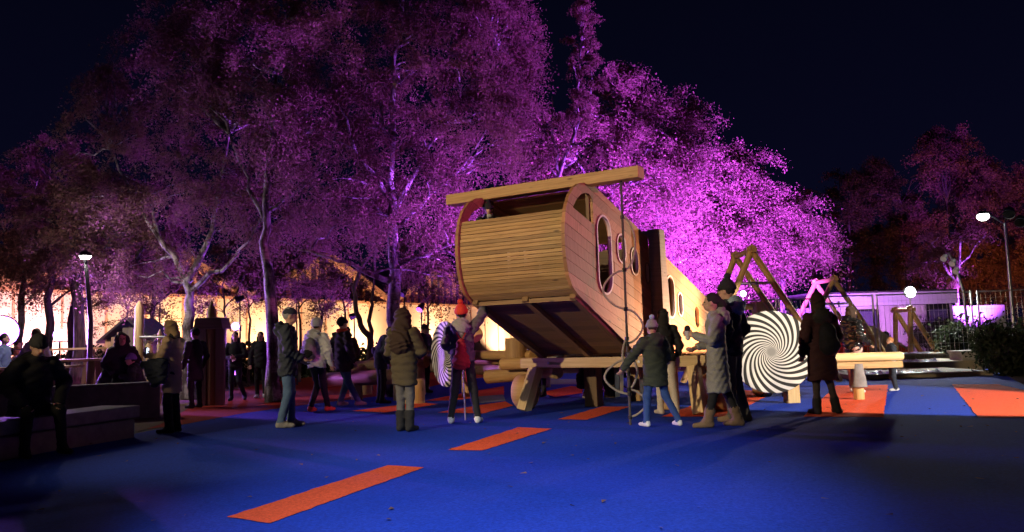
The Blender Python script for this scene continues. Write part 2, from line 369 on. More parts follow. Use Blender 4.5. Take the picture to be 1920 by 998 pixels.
def stadium(cx, cz, hw, hh, n=9):
    out = []
    for k in range(n+1): a = math.pi*k/n; out.append((cx+hw*math.cos(a), cz+hh-hw+hw*math.sin(a)))
    for k in range(n+1): a = math.pi+math.pi*k/n; out.append((cx+hw*math.cos(a), cz-hh+hw+hw*math.sin(a)))
    return out
wins = [(-1.065, 2.385, .225, .565), (-.447, 2.527, .14, .208), (.053, 2.358, .13, .202), (1.61, 1.845, .175, .355), (2.08, 1.722, .11, .198), (3.0, 1.5, .12, .2)]
cock = [(-2.03, 2.965), (-1.40, 2.80), (-1.40, 3.17), (-1.50, 3.23), (-1.62, 3.225), (-1.76, 3.185), (-1.90, 3.10)]
def to_obj_boolean(poly, t0, th, holes, name, mat):
    m = MB(); m.prism([S(*p, t0) for p in poly], T*th)
    o = m.obj(name, mat, plane)
    xs = [p[0] for p in poly]; zs = [p[1] for p in poly]
    hit = [h for h in holes if max(q[0] for q in h) > min(xs) and min(q[0] for q in h) < max(xs) and max(q[1] for q in h) > min(zs) and min(q[1] for q in h) < max(zs)]
    if hit:
        c = MB()
        for h in hit: c.prism([S(*p, t0-.06) for p in h], T*(th+.12))
        co = c.obj('cutter', mat, plane); md = o.modifiers.new('b', 'BOOLEAN'); md.object = co; md.operation = 'DIFFERENCE'; md.solver = 'EXACT'
        bpy.context.view_layer.update(); dg = bpy.context.evaluated_depsgraph_get()
        me = bpy.data.meshes.new_from_object(o.evaluated_get(dg)); o.modifiers.clear(); old = o.data; o.data = me
        bpy.data.objects.remove(co, do_unlink=True)
        if len(me.polygons) == 0: bpy.data.objects.remove(o, do_unlink=True); return None
        bm = bmesh.new(); bm.from_mesh(me); seen = {}; isl = []
        for f in bm.faces:
            if f.index in seen: continue
            st = [f]; seen[f.index] = len(isl); grp = []
            while st:
                x = st.pop(); grp.append(x.index)
                for e_ in x.edges:
                    for y in e_.link_faces:
                        if y.index not in seen: seen[y.index] = len(isl); st.append(y)
            isl.append(set(grp))
        if len(isl) > 1:
            for k_, grp in enumerate(isl):
                b2 = bm.copy(); b2.faces.ensure_lookup_table(); bmesh.ops.delete(b2, geom=[f for f in b2.faces if f.index not in grp], context='FACES')
                m2 = bpy.data.meshes.new(name); b2.to_mesh(m2); b2.free(); m2.materials.append(MATS[mat])
                if k_ == 0: o.data = m2
                else:
                    o2 = bpy.data.objects.new(name, m2); COL.objects.link(o2); o2.parent = plane
        bm.free()
    return o
holes = [stadium(*w_) for w_ in wins]+[cock]
pn = (math.sin(rad(15.7)), math.cos(rad(15.7)))       # across the side planks
PWD = .155
for side_t in (0.0, -WID-.05):
    for poly in (prof, aft):
        ds = [p[0]*pn[0]+p[1]*pn[1] for p in poly]; k0 = int(math.floor(min(ds)/PWD)); k1 = int(math.ceil(max(ds)/PWD))
        for k in range(k0, k1):
            q = clip(clip(poly, pn, k*PWD+.0025), (-pn[0], -pn[1]), -((k+1)*PWD-.0025))
            if len(q) < 3: continue
            # butt joints: long boards are made of two lengths
            cut = -.9+((k*37) % 17)/17*1.5 if poly is prof else 2.4+((k*29) % 13)/13*1.2
            for sg in (1, -1):
                q2 = clip(q, (sg, 0), sg*cut+.0015)
                if len(q2) < 3: continue
                ar = abs(sum(q2[i][0]*q2[(i+1) % len(q2)][1]-q2[(i+1) % len(q2)][0]*q2[i][1] for i in range(len(q2))))/2
                if ar < .004: continue
                to_obj_boolean(q2, side_t+rnd.uniform(-.0025, .0025), .05, holes, 'side_plank', 'larch_side')
# window rings
for t0, sg in ((.05, 1), (-WID-.05, -1)):
    for w_ in wins[:5]:
        i = stadium(w_[0], w_[1], w_[2]-.004, w_[3]-.004, 11); o_ = stadium(w_[0], w_[1], w_[2]+.026, w_[3]+.026, 11); n = len(i); m = MB()
        vs_ = [S(*p, t0-sg*.03) for p in i]+[S(*p, t0+sg*.014) for p in i]+[S(*p, t0+sg*.014) for p in o_]+[S(*p, t0-sg*.002) for p in o_]
        fs_ = [(r*n+k, r*n+(k+1) % n, (r+1)*n+(k+1) % n, (r+1)*n+k) for r in range(3) for k in range(n)]
        m.add(vs_, fs_); m.obj('window_ring', 'ring_white', plane, True)
    m = MB(); m.prism([S(*p, t0-sg*.004) for p in stadium(.56, 2.205, .085, .17)], T*sg*.012); m.obj('blind_window', 'pine', plane)
    n_ = stadium(.56, 2.205, .082, .168, 11); m = MB(); m.tube([S(*p, t0+sg*.012) for p in n_+n_[:1]], .012, 6, False); m.obj('window_ring', 'timber_dark', plane, True)
# nose slats, set between the side panels and a little back from their edge
arc = [(p[0]+.05, p[1]) for p in nose[:7]]
al = [0]
for i in range(1, len(arc)): al.append(al[-1]+math.dist(arc[i], arc[i-1]))
def arc_at(d):
    for i in range(1, len(arc)):
        if d <= al[i]+1e-9: t = (d-al[i-1])/(al[i]-al[i-1]); return V(*arc[i-1])*(1-t)+V(*arc[i])*t
    return V(*arc[-1])
NS = 24
for k in range(NS):
    a0 = arc_at(al[-1]*(k+.06)/NS); a1 = arc_at(al[-1]*(k+.94)/NS); nrm = unit(V(-(a1-a0)[1], (a1-a0)[0])); 
    nrm = nrm if nrm[0] < 0 else -nrm; j = rnd.uniform(-.004, .004)
    q = [a0+nrm*j, a1+nrm*j, a1-nrm*.03, a0-nrm*.03]; m = MB()
    vs_ = [S(p[0], p[1], -.004) for p in q]+[S(p[0], p[1], -WID+.004) for p in q]; L = WID; wv = np.linalg.norm(a1-a0)
    m.add(vs_, [(0, 1, 5, 4), (1, 2, 6, 5), (2, 3, 7, 6), (3, 0, 4, 7), (3, 2, 1, 0), (4, 5, 6, 7)], [[(0, 0), (0, wv), (L, wv), (L, 0)]]*4+[[(0, 0)]*4]*2)
    m.obj('nose_slat', 'larch', plane)
# roof boards behind the cockpit and belly boards
rs = -1.30
while rs < .66:
    e = min(rs+.145, .68); m = MB(); m.prism([S(rs+.002, TOP(rs)-.012, 0), S(e-.002, TOP(e)-.012, 0), S(e-.002, TOP(e)-.04, 0), S(rs+.002, TOP(rs)-.04, 0)], -T*WID); m.obj('roof_board', 'larch', plane); rs += .147
rs = .93
while rs < 5.2:
    e = rs+.29; m = MB(); m.prism([S(rs+.002, TOP(rs)-.055, 0), S(e-.002, TOP(e)-.055, 0), S(e-.002, TOP(e)-.085, 0), S(rs+.002, TOP(rs)-.085, 0)], -T*WID); m.obj('roof_board', 'larch', plane); rs += .292
b0, b1 = V(-1.95, 1.79), V(.08, .90); bd = unit(b1-b0); bl = np.linalg.norm(b1-b0); bn = V(bd[1], -bd[0])*-1
nb = 14
for k in range(nb):
    a0 = b0+bd*bl*(k+.01)/nb; a1 = b0+bd*bl*(k+.99)/nb; m = MB(); u_ = V(-bd[1], bd[0])
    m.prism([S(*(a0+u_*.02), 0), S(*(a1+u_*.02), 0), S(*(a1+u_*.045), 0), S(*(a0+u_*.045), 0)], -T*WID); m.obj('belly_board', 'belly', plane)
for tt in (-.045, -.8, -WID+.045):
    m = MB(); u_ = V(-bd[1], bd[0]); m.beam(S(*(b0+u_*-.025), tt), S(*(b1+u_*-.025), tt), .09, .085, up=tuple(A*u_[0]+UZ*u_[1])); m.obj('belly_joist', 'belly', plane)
m = MB(); m.beam(S(-1.9, 1.73, 0), S(-1.9, 1.73, -WID), .07, .06); m.obj('belly_joist', 'belly', plane)
# inner cabin floor boards + back wall so that the windows look into a dark cabin
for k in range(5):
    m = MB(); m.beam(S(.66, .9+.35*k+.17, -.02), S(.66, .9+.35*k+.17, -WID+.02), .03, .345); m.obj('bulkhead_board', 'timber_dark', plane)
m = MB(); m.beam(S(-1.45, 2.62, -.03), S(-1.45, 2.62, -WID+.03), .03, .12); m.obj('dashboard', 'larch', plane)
# timber frame at the joint (posts each side and head)
for t0 in (.16, -WID-.16):
    m = MB(); z0, z1 = .72, 2.93
    q = [S(.66, z0, t0-.10), S(1.05, z0, t0-.10), S(.90, z1, t0-.10), S(.66, z1, t0-.10)]; m.prism(q, T*.20); m.obj('frame_post', 'grey_wood', plane, bevel=.008)
m = MB(); m.beam(S(.78, 2.86, .255), S(.78, 2.86, -WID-.255), .2, .12); m.obj('frame_head', 'grey_wood', plane, bevel=.008)
# cross beam over the cockpit
m = MB(); m.beam(S(-1.5, 3.425, .857), S(-1.5, 3.425, -2.40), .22, .165); m.obj('cross_beam', 'larch', plane, bevel=.01)
for t0 in (-.02, -WID+.02):
    m = MB(); m.beam(S(-1.40, 2.80, t0), S(-1.40, 3.37, t0), .05, .06, up=tuple(A)); m.obj('cockpit_post', 'timber_dark', plane)
# platform
PF = -.02                                              # s of the front beam
zb = .785
m = MB(); m.beam(S(PF, zb, -2.05), S(PF, zb, 1.15), .11, .165); m.obj('platform_beam', 'pine', plane, bevel=.008)
m = MB(); m.beam(S(3.4, zb, -2.05), S(3.4, zb, 1.15), .11, .165); m.obj('platform_beam', 'pine', plane, bevel=.008)
for tt in (-1.95, -.8, .25, 1.05):
    m = MB(); m.beam(S(PF+.058, zb-.02, tt), S(3.34, zb-.02, tt), .10, .15); m.obj('platform_joist', 'timber_dark', plane)
for k in range(11):
    t0 = -1.95+k*.29; m = MB(); m.beam(S(.95, .865, t0), S(5.3, .865, t0), .27, .02); m.obj('deck_board', 'larch', plane)
for (s0, tt, ds, dt) in ((-.02, -1.78, -.25, -.12), (-.02, .95, -.2, .12), (3.4, -1.8, .2, -.12), (3.4, .95, .2, .12)):
    m = MB(); m.beam(S(s0+ds, .012, tt+dt), S(s0+.0, .70, tt), .21, .17, up=tuple(T)); m.obj('splayed_leg', 'pine', plane, bevel=.01)
for (s0, tt) in ((.75, -1.1), (1.9, -.8), (.5, .35), (2.6, .3), (2.6, -1.6)):
    m = MB(); m.beam(S(s0, .012, tt), S(s0, .71, tt), .24, .24, up=tuple(A)); m.obj('platform_post', 'timber_dark' if tt < -1 else 'larch', plane, bevel=.01)
for (s0, t0, t1) in ((.12, -2.22, -1.95), (.35, 1.0, 1.32), (3.2, 1.0, 1.3)):
    m = MB(); m.tube([S(s0, .30, t0), S(s0, .30, t0+.03), S(s0, .30, t1-.03), S(s0, .30, t1)], [.26, .29, .29, .26], 28); wv = m.obj('log_wheel', 'log_wood', plane, True)
    h = MB(); h.tube([S(s0, .30, t1), S(s0, .30, t1+.03)], [.05, .045], 10); h.obj('hub', 'steel', wv, True) if False else None
m = MB(); m.tube([S(PF-.056, zb, -1.5), S(PF-.075, zb, -1.5)], [.022, .018], 8); m.obj('bolt', 'steel', plane)
m = MB(); m.tube([S(PF-.056, zb, .1), S(PF-.075, zb, .1)], [.022, .018], 8); m.obj('bolt', 'steel', plane)
# logs sticking out under the left wing root
for (p0, p1, r_) in ((at(940, 683, 13.9), at(1010, 681, 13.6), .105), (at(912, 707, 14.4), at(1010, 698, 13.9), .125)):
    m = MB(); d = unit(p1-p0); m.tube([p0, p0+d*.02, p1], [r_*.9, r_, r_], 18); m.obj('stub_log', 'log_wood', plane, True)
# wings
wr0 = S(.95, .755, 1.05); wt = at(1690, 668, 13.25)
lw0 = S(.8, .80, -2.0); lw1 = at(786, 672, 19.2)
def wing_logs(p0, p1, r1, r2, nm):
    d = unit(p1-p0); x = unit(np.cross(d, UZ)); L = np.linalg.norm(p1-p0)
    for (off, dz, r_) in ((.0, 0, r1), (.26, -.02, r1), (.52, -.02, r1)):
        m = MB(); m.tube([p0+x*-off+UZ*dz, p1+x*-off+UZ*dz-d*.03, p1+x*-off+UZ*dz], [r_, r_, r_*.9], 18); m.obj('wing_log', 'pine', plane, True)
    m = MB(); m.beam(p0-UZ*(r1+.06), p1-UZ*(r1+.06)-d*.02, .10, .11); m.obj('wing_beam', 'larch', plane, bevel=.008)
wing_logs(wr0, wt, .075, .06, 'r'); 
d = unit(lw1-lw0); xx = unit(np.cross(d, UZ))
for (off, dz, r_) in ((0, .0, .105), (.20, -.22, .12), (-.3, .10, .09)):
    m = MB(); m.tube([lw0+xx*off+UZ*dz, lw1+xx*off+UZ*dz-d*.03, lw1+xx*off+UZ*dz], [r_, r_, r_*.9], 18); m.obj('wing_log', 'pine' if off > 0 else 'log_wood', plane, True)
for f_ in (.55, .96):
    p = lw0+(lw1-lw0)*f_; m = MB(); m.tube([V(p[0], p[1], .01), V(p[0], p[1], p[2]-.3)], [.14, .13], 14); m.obj('wing_support', 'log_wood', plane, True)
p = wr0+(wt-wr0)*.74
m = MB(); m.tube([V(p[0], p[1], .22), V(p[0], p[1], .6)], [.145, .09], 16); m.obj('wing_support', 'concrete_dark', plane, True); m = MB(); m.tube([V(p[0], p[1], .01), V(p[0], p[1], .24)], [.085, .085], 14); m.obj('support_stub', 'log_wood', plane, True)
p = wr0+(wt-wr0)*.38
m = MB(); m.beam(V(p[0], p[1]+.1, .01), V(p[0], p[1]+.1, .6), .24, .2, up=(1, 0, 0)); m.obj('wing_support', 'pine', plane, bevel=.01)
# upright round block beside the nose
p = at(905, 640, 13.4); m = MB(); m.tube([V(*p[:2], .72), V(*p[:2], 1.05)], [.0, .0], 8) if False else None
m = MB(); q = at(968, 655, 14.0); m.tube([V(q[0], q[1], .72), V(q[0], q[1], 1.22)], [.2, .2], 20); m.obj('log_block', 'log_wood', plane, True)
# propeller discs with printed spirals
def disc(c, yaw, r_):
    me = MB(); n = 56
    me.tube([V(0, .022, 0), V(0, .012, 0), V(0, -.012, 0), V(0, -.022, 0)], [r_-.008, r_, r_, r_-.008], n)
    o = me.obj('propeller_disc', 'spiral_print', None); o.location = tuple(c-np.array(plane['_o'])); o.rotation_euler = (0, 0, yaw); o.parent = plane
    a = MB(); nrm = V(-math.sin(yaw), math.cos(yaw), 0); a.tube([c+nrm*.024, c+nrm*.5], [.06, .06], 10); a.obj('propeller_shaft', 'log_wood', plane, True)
dc = at(1446, 660, 12.25); R_ = 75*12.25/1450*1.02; dc[2] = max(dc[2], R_+.05); disc(dc, rad(-8), R_)
lc = at(835, 664, 15.4); R2 = 61*15.4/1450; lc[2] = max(lc[2], R2+.05); disc(lc, rad(-60), R2)
# climbing rope with loops
rp = root('climbing_rope', (1.50, 10.40, 0), 'looped grey climbing rope hanging from the cross beam to the blue ground', 'rope')
r_top = S(-1.5, 3.365, .55); r_bot = V(1.50, 10.42, .015)
def RP(f): return r_top*(1-f)+r_bot*f
m = MB(); m.tube([RP(f) for f in np.linspace(0, 1, 30)], .017, 8); m.obj('main_rope', 'rope_dark', rp, True)
iw = V(1, 0, 0)
def loop(f0, f1, w_, sgn):
    pts = [RP(f0+(f1-f0)*(.5-.5*math.cos(math.pi*t)))+iw*sgn*w_*(abs(math.sin(math.pi*t))**.7)-UZ*.05*math.sin(2*math.pi*t) for t in np.linspace(0, 1, 18)]
    mm = MB(); mm.tube(pts, .015, 8); mm.obj('rope_loop', 'rope', rp, True)
    for f in (f0, f1):
        k = MB(); k.tube([RP(f)-UZ*.025, RP(f)+UZ*.025], [.03, .03], 8); k.obj('knot', 'black_metal', rp, True)
loop(.16, .38, .16, 1); loop(.38, .54, .30, -1); loop(.54, .68, .22, 1); loop(.72, .86, .12, 1); loop(.66, .80, .07, -1); loop(.74, .88, .32, -1); loop(.86, .97, .24, 1)

# ------------------------------------------------------------------ hall with gables behind the trees
def wallp(t): return V(-18.2+17.8*t, 28+30*t, 0)
WD = unit(wallp(1)-wallp(0)); WN = V(WD[1], -WD[0], 0)      # WN faces the playground
hall = root('event_hall', wallp(.4), 'long cream walled hall with glazed timber gables behind the trees', 'building')
ts = [-.30, 0, .30, .60, .90, 1.20]; ZW = 3.5
for i in range(5):
    p0, p1 = wallp(ts[i]), wallp(ts[i+1]); pm = (p0+p1)/2; hw = np.linalg.norm(p1-p0)/2
    m = MB(); m.beam(p0+UZ*ZW/2+WD*.006, p1+UZ*ZW/2-WD*.006, .3, ZW); m.obj('wall_panel', 'cream_wall', hall)
    for a in (p0, p1):
        e = pm+UZ*(ZW+2.55); s_ = a+UZ*(ZW+.12); m = MB(); m.beam(s_+WN*.25, e+WN*.25, .5, .32, up=tuple(UZ)); m.obj('gable_rafter', 'mullion', hall)
        m = MB(); m.beam(s_+UZ*.25-WN*6, e+UZ*.25-WN*6, 12.6, .12, up=tuple(UZ)); m.obj('roof_plane', 'roof_dark', hall)
    for k in range(6):
        q = p0+(p1-p0)*(k/6); m = MB(); m.beam(q+WN*.165+UZ*.3, q+WN*.165+UZ*(ZW-.002), .09, .03, up=tuple(WN)); m.obj('wall_batten', 'mullion', hall)
    m = MB(); m.beam(p0+UZ*.16+WN*.18, p1+UZ*.16+WN*.18, .06, .30); m.obj('plinth', 'concrete_dark', hall)
    m = MB(); m.beam(p0+UZ*(ZW+.06)+WN*.1, p1+UZ*(ZW+.06)+WN*.1, .6, .12); m.obj('gable_sill', 'mullion', hall)
    m = MB(); m.prism([p0+UZ*(ZW+.12)-WN*.12, p1+UZ*(ZW+.12)-WN*.12, pm+UZ*(ZW+2.5)-WN*.12], -WN*.05); gl = m.obj('glazing', 'hall_glass' if 'hall_glass' in MATS else 'kiosk_wall', hall)
    nm_ = 15
    for k in range(1, nm_):
        f = k/nm_; q = p0+(p1-p0)*f; zz = ZW+.12+2.38*(1-abs(f-.5)*2)
        if zz-ZW < .4: continue
        m = MB(); m.beam(q+UZ*(ZW+.12), q+UZ*(zz-.05), .16, .2, up=tuple(WN)); m.obj('mullion', 'mullion', hall)
def glassy(name, c, rough):
    m, n, b = newmat(name); b.inputs['Base Color'].default_value = (*c, 1); b.inputs['Roughness'].default_value = rough; b.inputs['Metallic'].default_value = .2; return m
glassy('hall_glass', (.10, .09, .16), .15)
for o in hall.children:
    if o.name.startswith('glazing'): o.data.materials[0] = MATS['hall_glass']
for k, t in enumerate((-.16, .02, .18, .34, .52, .72, .95)):
    p = wallp(t)+WN*2.2
    flood('warm wall washer on the ground in front of the hall, '+('before its left gable', 'below its first valley', 'behind the timber hut', 'behind the capped man', 'behind the walking group', 'behind the tallest birch', 'beyond the wooden nose')[k], (p[0], p[1], .45), wallp(t)+UZ*2.6+WN*.1, 1900 if k > 1 else 2400, (1, .58, .35) if k > 1 else (1, .52, .66), 58, .4, .1, size=.15, group='wall washers along the hall')

# ------------------------------------------------------------------ trees
def leaves(centers, size, rng):
    n = len(centers); a = rng.normal(size=(n, 3)); a /= np.linalg.norm(a, axis=1)[:, None]
    b = rng.normal(size=(n, 3)); b -= a*(a*b).sum(1)[:, None]; b /= np.linalg.norm(b, axis=1)[:, None]
    s = size*rng.uniform(.6, 1.3, (n, 1)); a *= s; b *= s*.62
    v = np.empty((n*3, 3)); v[0::3] = centers-a; v[1::3] = centers+b+a*.7; v[2::3] = centers-b+a*.7
    return v, np.arange(n*3).reshape(n, 3)
def sprays(cc, nleaf, spread, rng, mid):
    """leaves strung along short drooping twigs that fan out from every clump centre"""
    ns = 7; org = np.repeat(cc, ns, axis=0); m = len(org)
    out = org-mid; out[:, 2] *= .4; out /= np.linalg.norm(out, axis=1)[:, None]+1e-6
    d = out*.8+rng.normal(size=(m, 3))*.75; d[:, 2] += .15; d /= np.linalg.norm(d, axis=1)[:, None]
    L = rng.uniform(.9, 2.4, (m, 1))*spread*rng.uniform(.6, 1.5, (m, 1)); wgt = L[:, 0]**1.3*rng.uniform(.3, 1.7, m); cnt = rng.multinomial(nleaf, wgt/wgt.sum())
    I = np.repeat(np.arange(m), cnt); t = rng.random((len(I), 1))**.8
    P = org[I]+d[I]*L[I]*t; P[:, 2] -= (L[I]*t**2.0*.75)[:, 0]
    return P+rng.normal(size=P.shape)*spread*(.16+.16*t)
def branch(m, p0, p1, r0_, r1_, rng, n=5, wob=.12, sag=0.0):
    p0 = np.asarray(p0, float); p1 = np.asarray(p1, float); L = np.linalg.norm(p1-p0); pts = []
    for i in range(n+1):
        t = i/n; q = p0+(p1-p0)*t+rng.normal(size=3)*wob*L*.25*math.sin(math.pi*t); q[2] += sag*L*math.sin(math.pi*t); pts.append(q)
    m.tube(pts, [r0_+(r1_-r0_)*i/n for i in range(n+1)], 7, True); return pts
def tree(label, trunk, r0_, blobs, nleaf, lsize, seed, group, leafm='leaf_autumn', barkm='birch_bark', forks=(), ncl=None, spread=.30, name='birch_tree'):
    """trunk: list of points; blobs: crown ellipsoids (cx, cy, cz, rx, ry, rz, weight) in world metres"""
    ncl = ncl or max(24, nleaf//75); ncl = int(ncl*.62); nleaf = int(nleaf*4.0); lsize *= .58
    rng = np.random.default_rng(seed); rt = root(name, V(trunk[0][0], trunk[0][1], 0), label, 'tree', group); m = MB()
    tp = [np.asarray(p, float) for p in trunk]; nT = len(tp)
    dense = []
    for i in range(nT-1):
        for k in range(4):
            q = tp[i]+(tp[i+1]-tp[i])*k/4; dense.append(q+rng.normal(size=3)*V(1, 1, 0)*.03*(1 if i+k else 0))
    dense.append(tp[-1]); dr = [r0_*(1-.86*(i/(len(dense)-1))**.9) for i in range(len(dense))]; dr[0] *= 1.35
    m.tube(dense, dr, 9)
    limbs = list(dense[len(dense)//3:])
    for fk in forks:
        pts = branch(m, fk[0], fk[1], fk[2], fk[2]*.3, rng, 6, .10); limbs += pts[2:]
    limbs = np.array(limbs)
    W = np.array([b[6] for b in blobs], float); W /= W.sum(); cc = []
    for bi, b in enumerate(blobs):
        k = max(4, int(ncl*W[bi])); u = rng.normal(size=(k, 3)); u /= np.linalg.norm(u, axis=1)[:, None]; u *= rng.uniform(.25, 1, (k, 1))**.45
        cc.append(V(*b[:3])+u*V(*b[3:6]))
    cc = np.concatenate(cc)
    for i, c in enumerate(cc):
        if i % 3 and ncl > 60: continue
        low = limbs[limbs[:, 2] < c[2]+.3]; low = low if len(low) else limbs
        d2 = ((low-c)**2).sum(1)+(.6*np.abs(low[:, 2]-(c[2]-.8)))**2; s_ = low[np.argmin(d2)]
        rr = min(.045, r0_*.3); branch(m, s_, c, rr*(.4+.6*rng.random()), .006, rng, 4, .22, .06)
    m.obj('trunk', barkm, rt, True)
    P = sprays(cc, nleaf, spread, rng, np.array([b[:3] for b in blobs]).mean(0)-UZ*.5)
    P = P[P[:, 2] > .6]
    v, f = leaves(P, lsize, rng); me = npmesh('crown', v-np.array(rt['_o']), f, [leafm]); o = bpy.data.objects.new('crown', me); COL.objects.link(o); o.parent = rt
    return rt
_v, _f = leaves(FALLEN, .035, np.random.default_rng(3)); _v[:, 2] = .018+(_v[:, 2]-.03)*.25+.006; _me = npmesh('fallen_leaves', _v, _f, ['leaf_autumn']); _o = bpy.data.objects.new('fallen_leaves', _me); COL.objects.link(_o)
tag(_o, 'scattered brown fallen leaves on the blue rubber', 'leaves', kind='stuff')
def B(px, py, D, rx, rz, w_=1.0, ry=None):             # crown blob: photo pixel centre, radii in photo pixels
    c = at(px, py, D); k = D/FPX; return (c[0], c[1], c[2], rx*k, (ry if ry else min(rx, rz))*k, rz*k, w_)
def TK(pts, D): 
    out = [at(px, py, D) for px, py in pts]; out[0][2] = 0; return out
GB = 'birches round the playground'
tree('forked birch behind the woman in the beige coat', TK([(352, 700), (354, 610), (357, 530)], 19)+[at(405, 400, 19), at(430, 250, 19)], .17,
     [B(210, 250, 19, 110, 130), B(330, 150, 19, 150, 110, 1.4), B(430, 250, 19, 140, 140, 1.5), B(300, 360, 19, 170, 90, 1.3), B(480, 380, 19, 90, 70, .7), B(260, 490, 19, 170, 45, .5)], 22000, .055, 1, GB,
     forks=[(at(357, 530, 19), at(265, 395, 18.6), .10), (at(265, 395, 18.6), at(205, 280, 18.4), .05), (at(300, 450, 18.8), at(270, 330, 19.6), .05), (at(357, 545, 19), at(470, 450, 18.2), .07), (at(470, 450, 18.2), at(500, 380, 18.2), .03)])
tree('dark leaning birch directly behind the man in the cap', TK([(516, 700), (512, 600), (500, 480), (498, 380)], 17)+[at(515, 220, 17), at(520, 60, 17)], .17,
     [B(480, 90, 17, 150, 110, 1.2), B(600, 60, 17, 140, 130, 1.2), B(420, 20, 17, 120, 110), B(560, 230, 17, 120, 90), B(380, 130, 17, 90, 80, .7)], 17000, .052, 2, GB,
     forks=[(at(500, 420, 17), at(430, 250, 17.4), .06), (at(505, 330, 17), at(600, 180, 17.4), .06), (at(498, 400, 17), at(590, 330, 16.8), .05)])
tree('tallest birch with a pale trunk behind the long haired woman in the olive puffer', TK([(740, 690), (738, 600), (738, 480), (736, 340), (735, 230)], 17.5)+[at(745, 90, 17.5), at(760, -60, 17.5)], .19,
     [B(700, 120, 17.5, 150, 140, 1.3), B(850, 100, 17.5, 140, 150, 1.6), B(930, 60, 17.5, 85, 120, 1.1), B(860, 260, 17.5, 120, 100, 1.2), B(640, 280, 17.5, 110, 110, .9), B(780, 380, 17.5, 130, 80, .9), B(950, 190, 17.5, 45, 70, .5), B(650, 400, 17.5, 90, 60, .5), B(830, 480, 17.5, 60, 50, .3)], 32000, .052, 3, GB,
     forks=[(at(737, 380, 17.5), at(665, 280, 17.2), .07), (at(738, 500, 17.5), at(860, 455, 17.2), .06), (at(738, 530, 17.5), at(610, 480, 17.0), .08), (at(610, 480, 17.0), at(520, 450, 17), .04), (at(737, 400, 17.5), at(830, 230, 17.5), .08), (at(830, 230, 17.5), at(930, 100, 17.5), .05), (at(735, 280, 17.5), at(690, 130, 17.5), .06), (at(737, 440, 17.5), at(850, 330, 17.8), .05)])
tree('slender twin stemmed birch between the walking man and the olive puffer', TK([(690, 700), (694, 640), (672, 600), (662, 540), (690, 480)], 20)+[at(685, 400, 20), at(690, 330, 20)], .10,
     [B(690, 400, 20, 70, 60), B(620, 430, 20, 70, 50)], 2600, .055, 4, GB, 'leaf_autumn', 'dark_bark',
     forks=[(at(694, 640, 20), at(702, 520, 20), .07), (at(702, 520, 20), at(700, 420, 20), .05)])
tree('narrow bright birch leaning right above the fuselage roof', TK([(1020, 690), (1030, 560), (1040, 400), (1048, 335)], 19)+[at(1078, 250, 19), at(1085, 120, 19), at(1098, 0, 19)], .11,
     [B(1085, 130, 19, 34, 130, 1.5), B(1070, 260, 19, 50, 80, 1), B(1100, 30, 19, 14, 60, .5), B(1050, 330, 19, 50, 50, .6)], 5200, .050, 5, GB, spread=.16,
     forks=[(at(1048, 335, 19), at(1035, 180, 19), .04), (at(1078, 250, 19), at(1110, 160, 19), .03)])
tree('tall round headed birch behind the cross beam', TK([(1150, 690), (1150, 560), (1145, 430), (1150, 300), (1155, 180)], 25), .16,
     [B(1150, 210, 25, 70, 85, 1.2), B(1110, 330, 25, 110, 110, 1.2), B(1200, 320, 25, 90, 110, 1.1), B(1010, 330, 25, 60, 90, .7), B(1000, 250, 25, 40, 60, .3)], 21250, .068, 6, GB, spread=.42,
     forks=[(at(1145, 430, 25), at(1080, 300, 25), .07), (at(1148, 400, 25), at(1215, 280, 25), .06)])
tree('bushy bright birch behind the joint of the fuselage', TK([(1265, 690), (1265, 560), (1262, 430), (1268, 330), (1270, 230)], 26.5), .15,
     [B(1260, 245, 26.5, 68, 75, 1.2), B(1290, 350, 26.5, 80, 100, 1.4), B(1215, 400, 26.5, 80, 90, 1), B(1310, 450, 26.5, 80, 70, .8)], 18750, .070, 7, GB, spread=.42,
     forks=[(at(1262, 430, 26.5), at(1310, 320, 26.5), .06), (at(1263, 470, 26.5), at(1215, 350, 26.5), .06)])
tree('rounded bright birch behind the big timber swing frame', TK([(1385, 690), (1382, 560), (1375, 470), (1378, 380)], 27.5), .15,
     [B(1370, 340, 27.5, 62, 62, 1.1), B(1425, 370, 27.5, 50, 85, 1), B(1350, 440, 27.5, 85, 80, 1.2), B(1420, 470, 27.5, 70, 50, .8), B(1310, 500, 27.5, 60, 45, .5)], 17500, .072, 8, GB, spread=.42,
     forks=[(at(1380, 520, 27.5), at(1430, 420, 27.5), .06), (at(1380, 540, 27.5), at(1330, 430, 27.5), .06)])
tree('low bright birch furthest along the row above the smaller swing frame', TK([(1470, 690), (1468, 570), (1465, 490), (1470, 420)], 28), .13,
     [B(1470, 420, 28, 50, 60, 1.1), B(1505, 450, 28, 38, 50, .9), B(1450, 480, 28, 60, 40, .7), B(1535, 450, 28, 16, 20, .2)], 10625, .072, 9, GB, spread=.42,
     forks=[(at(1467, 540, 28), at(1510, 440, 28), .05)])
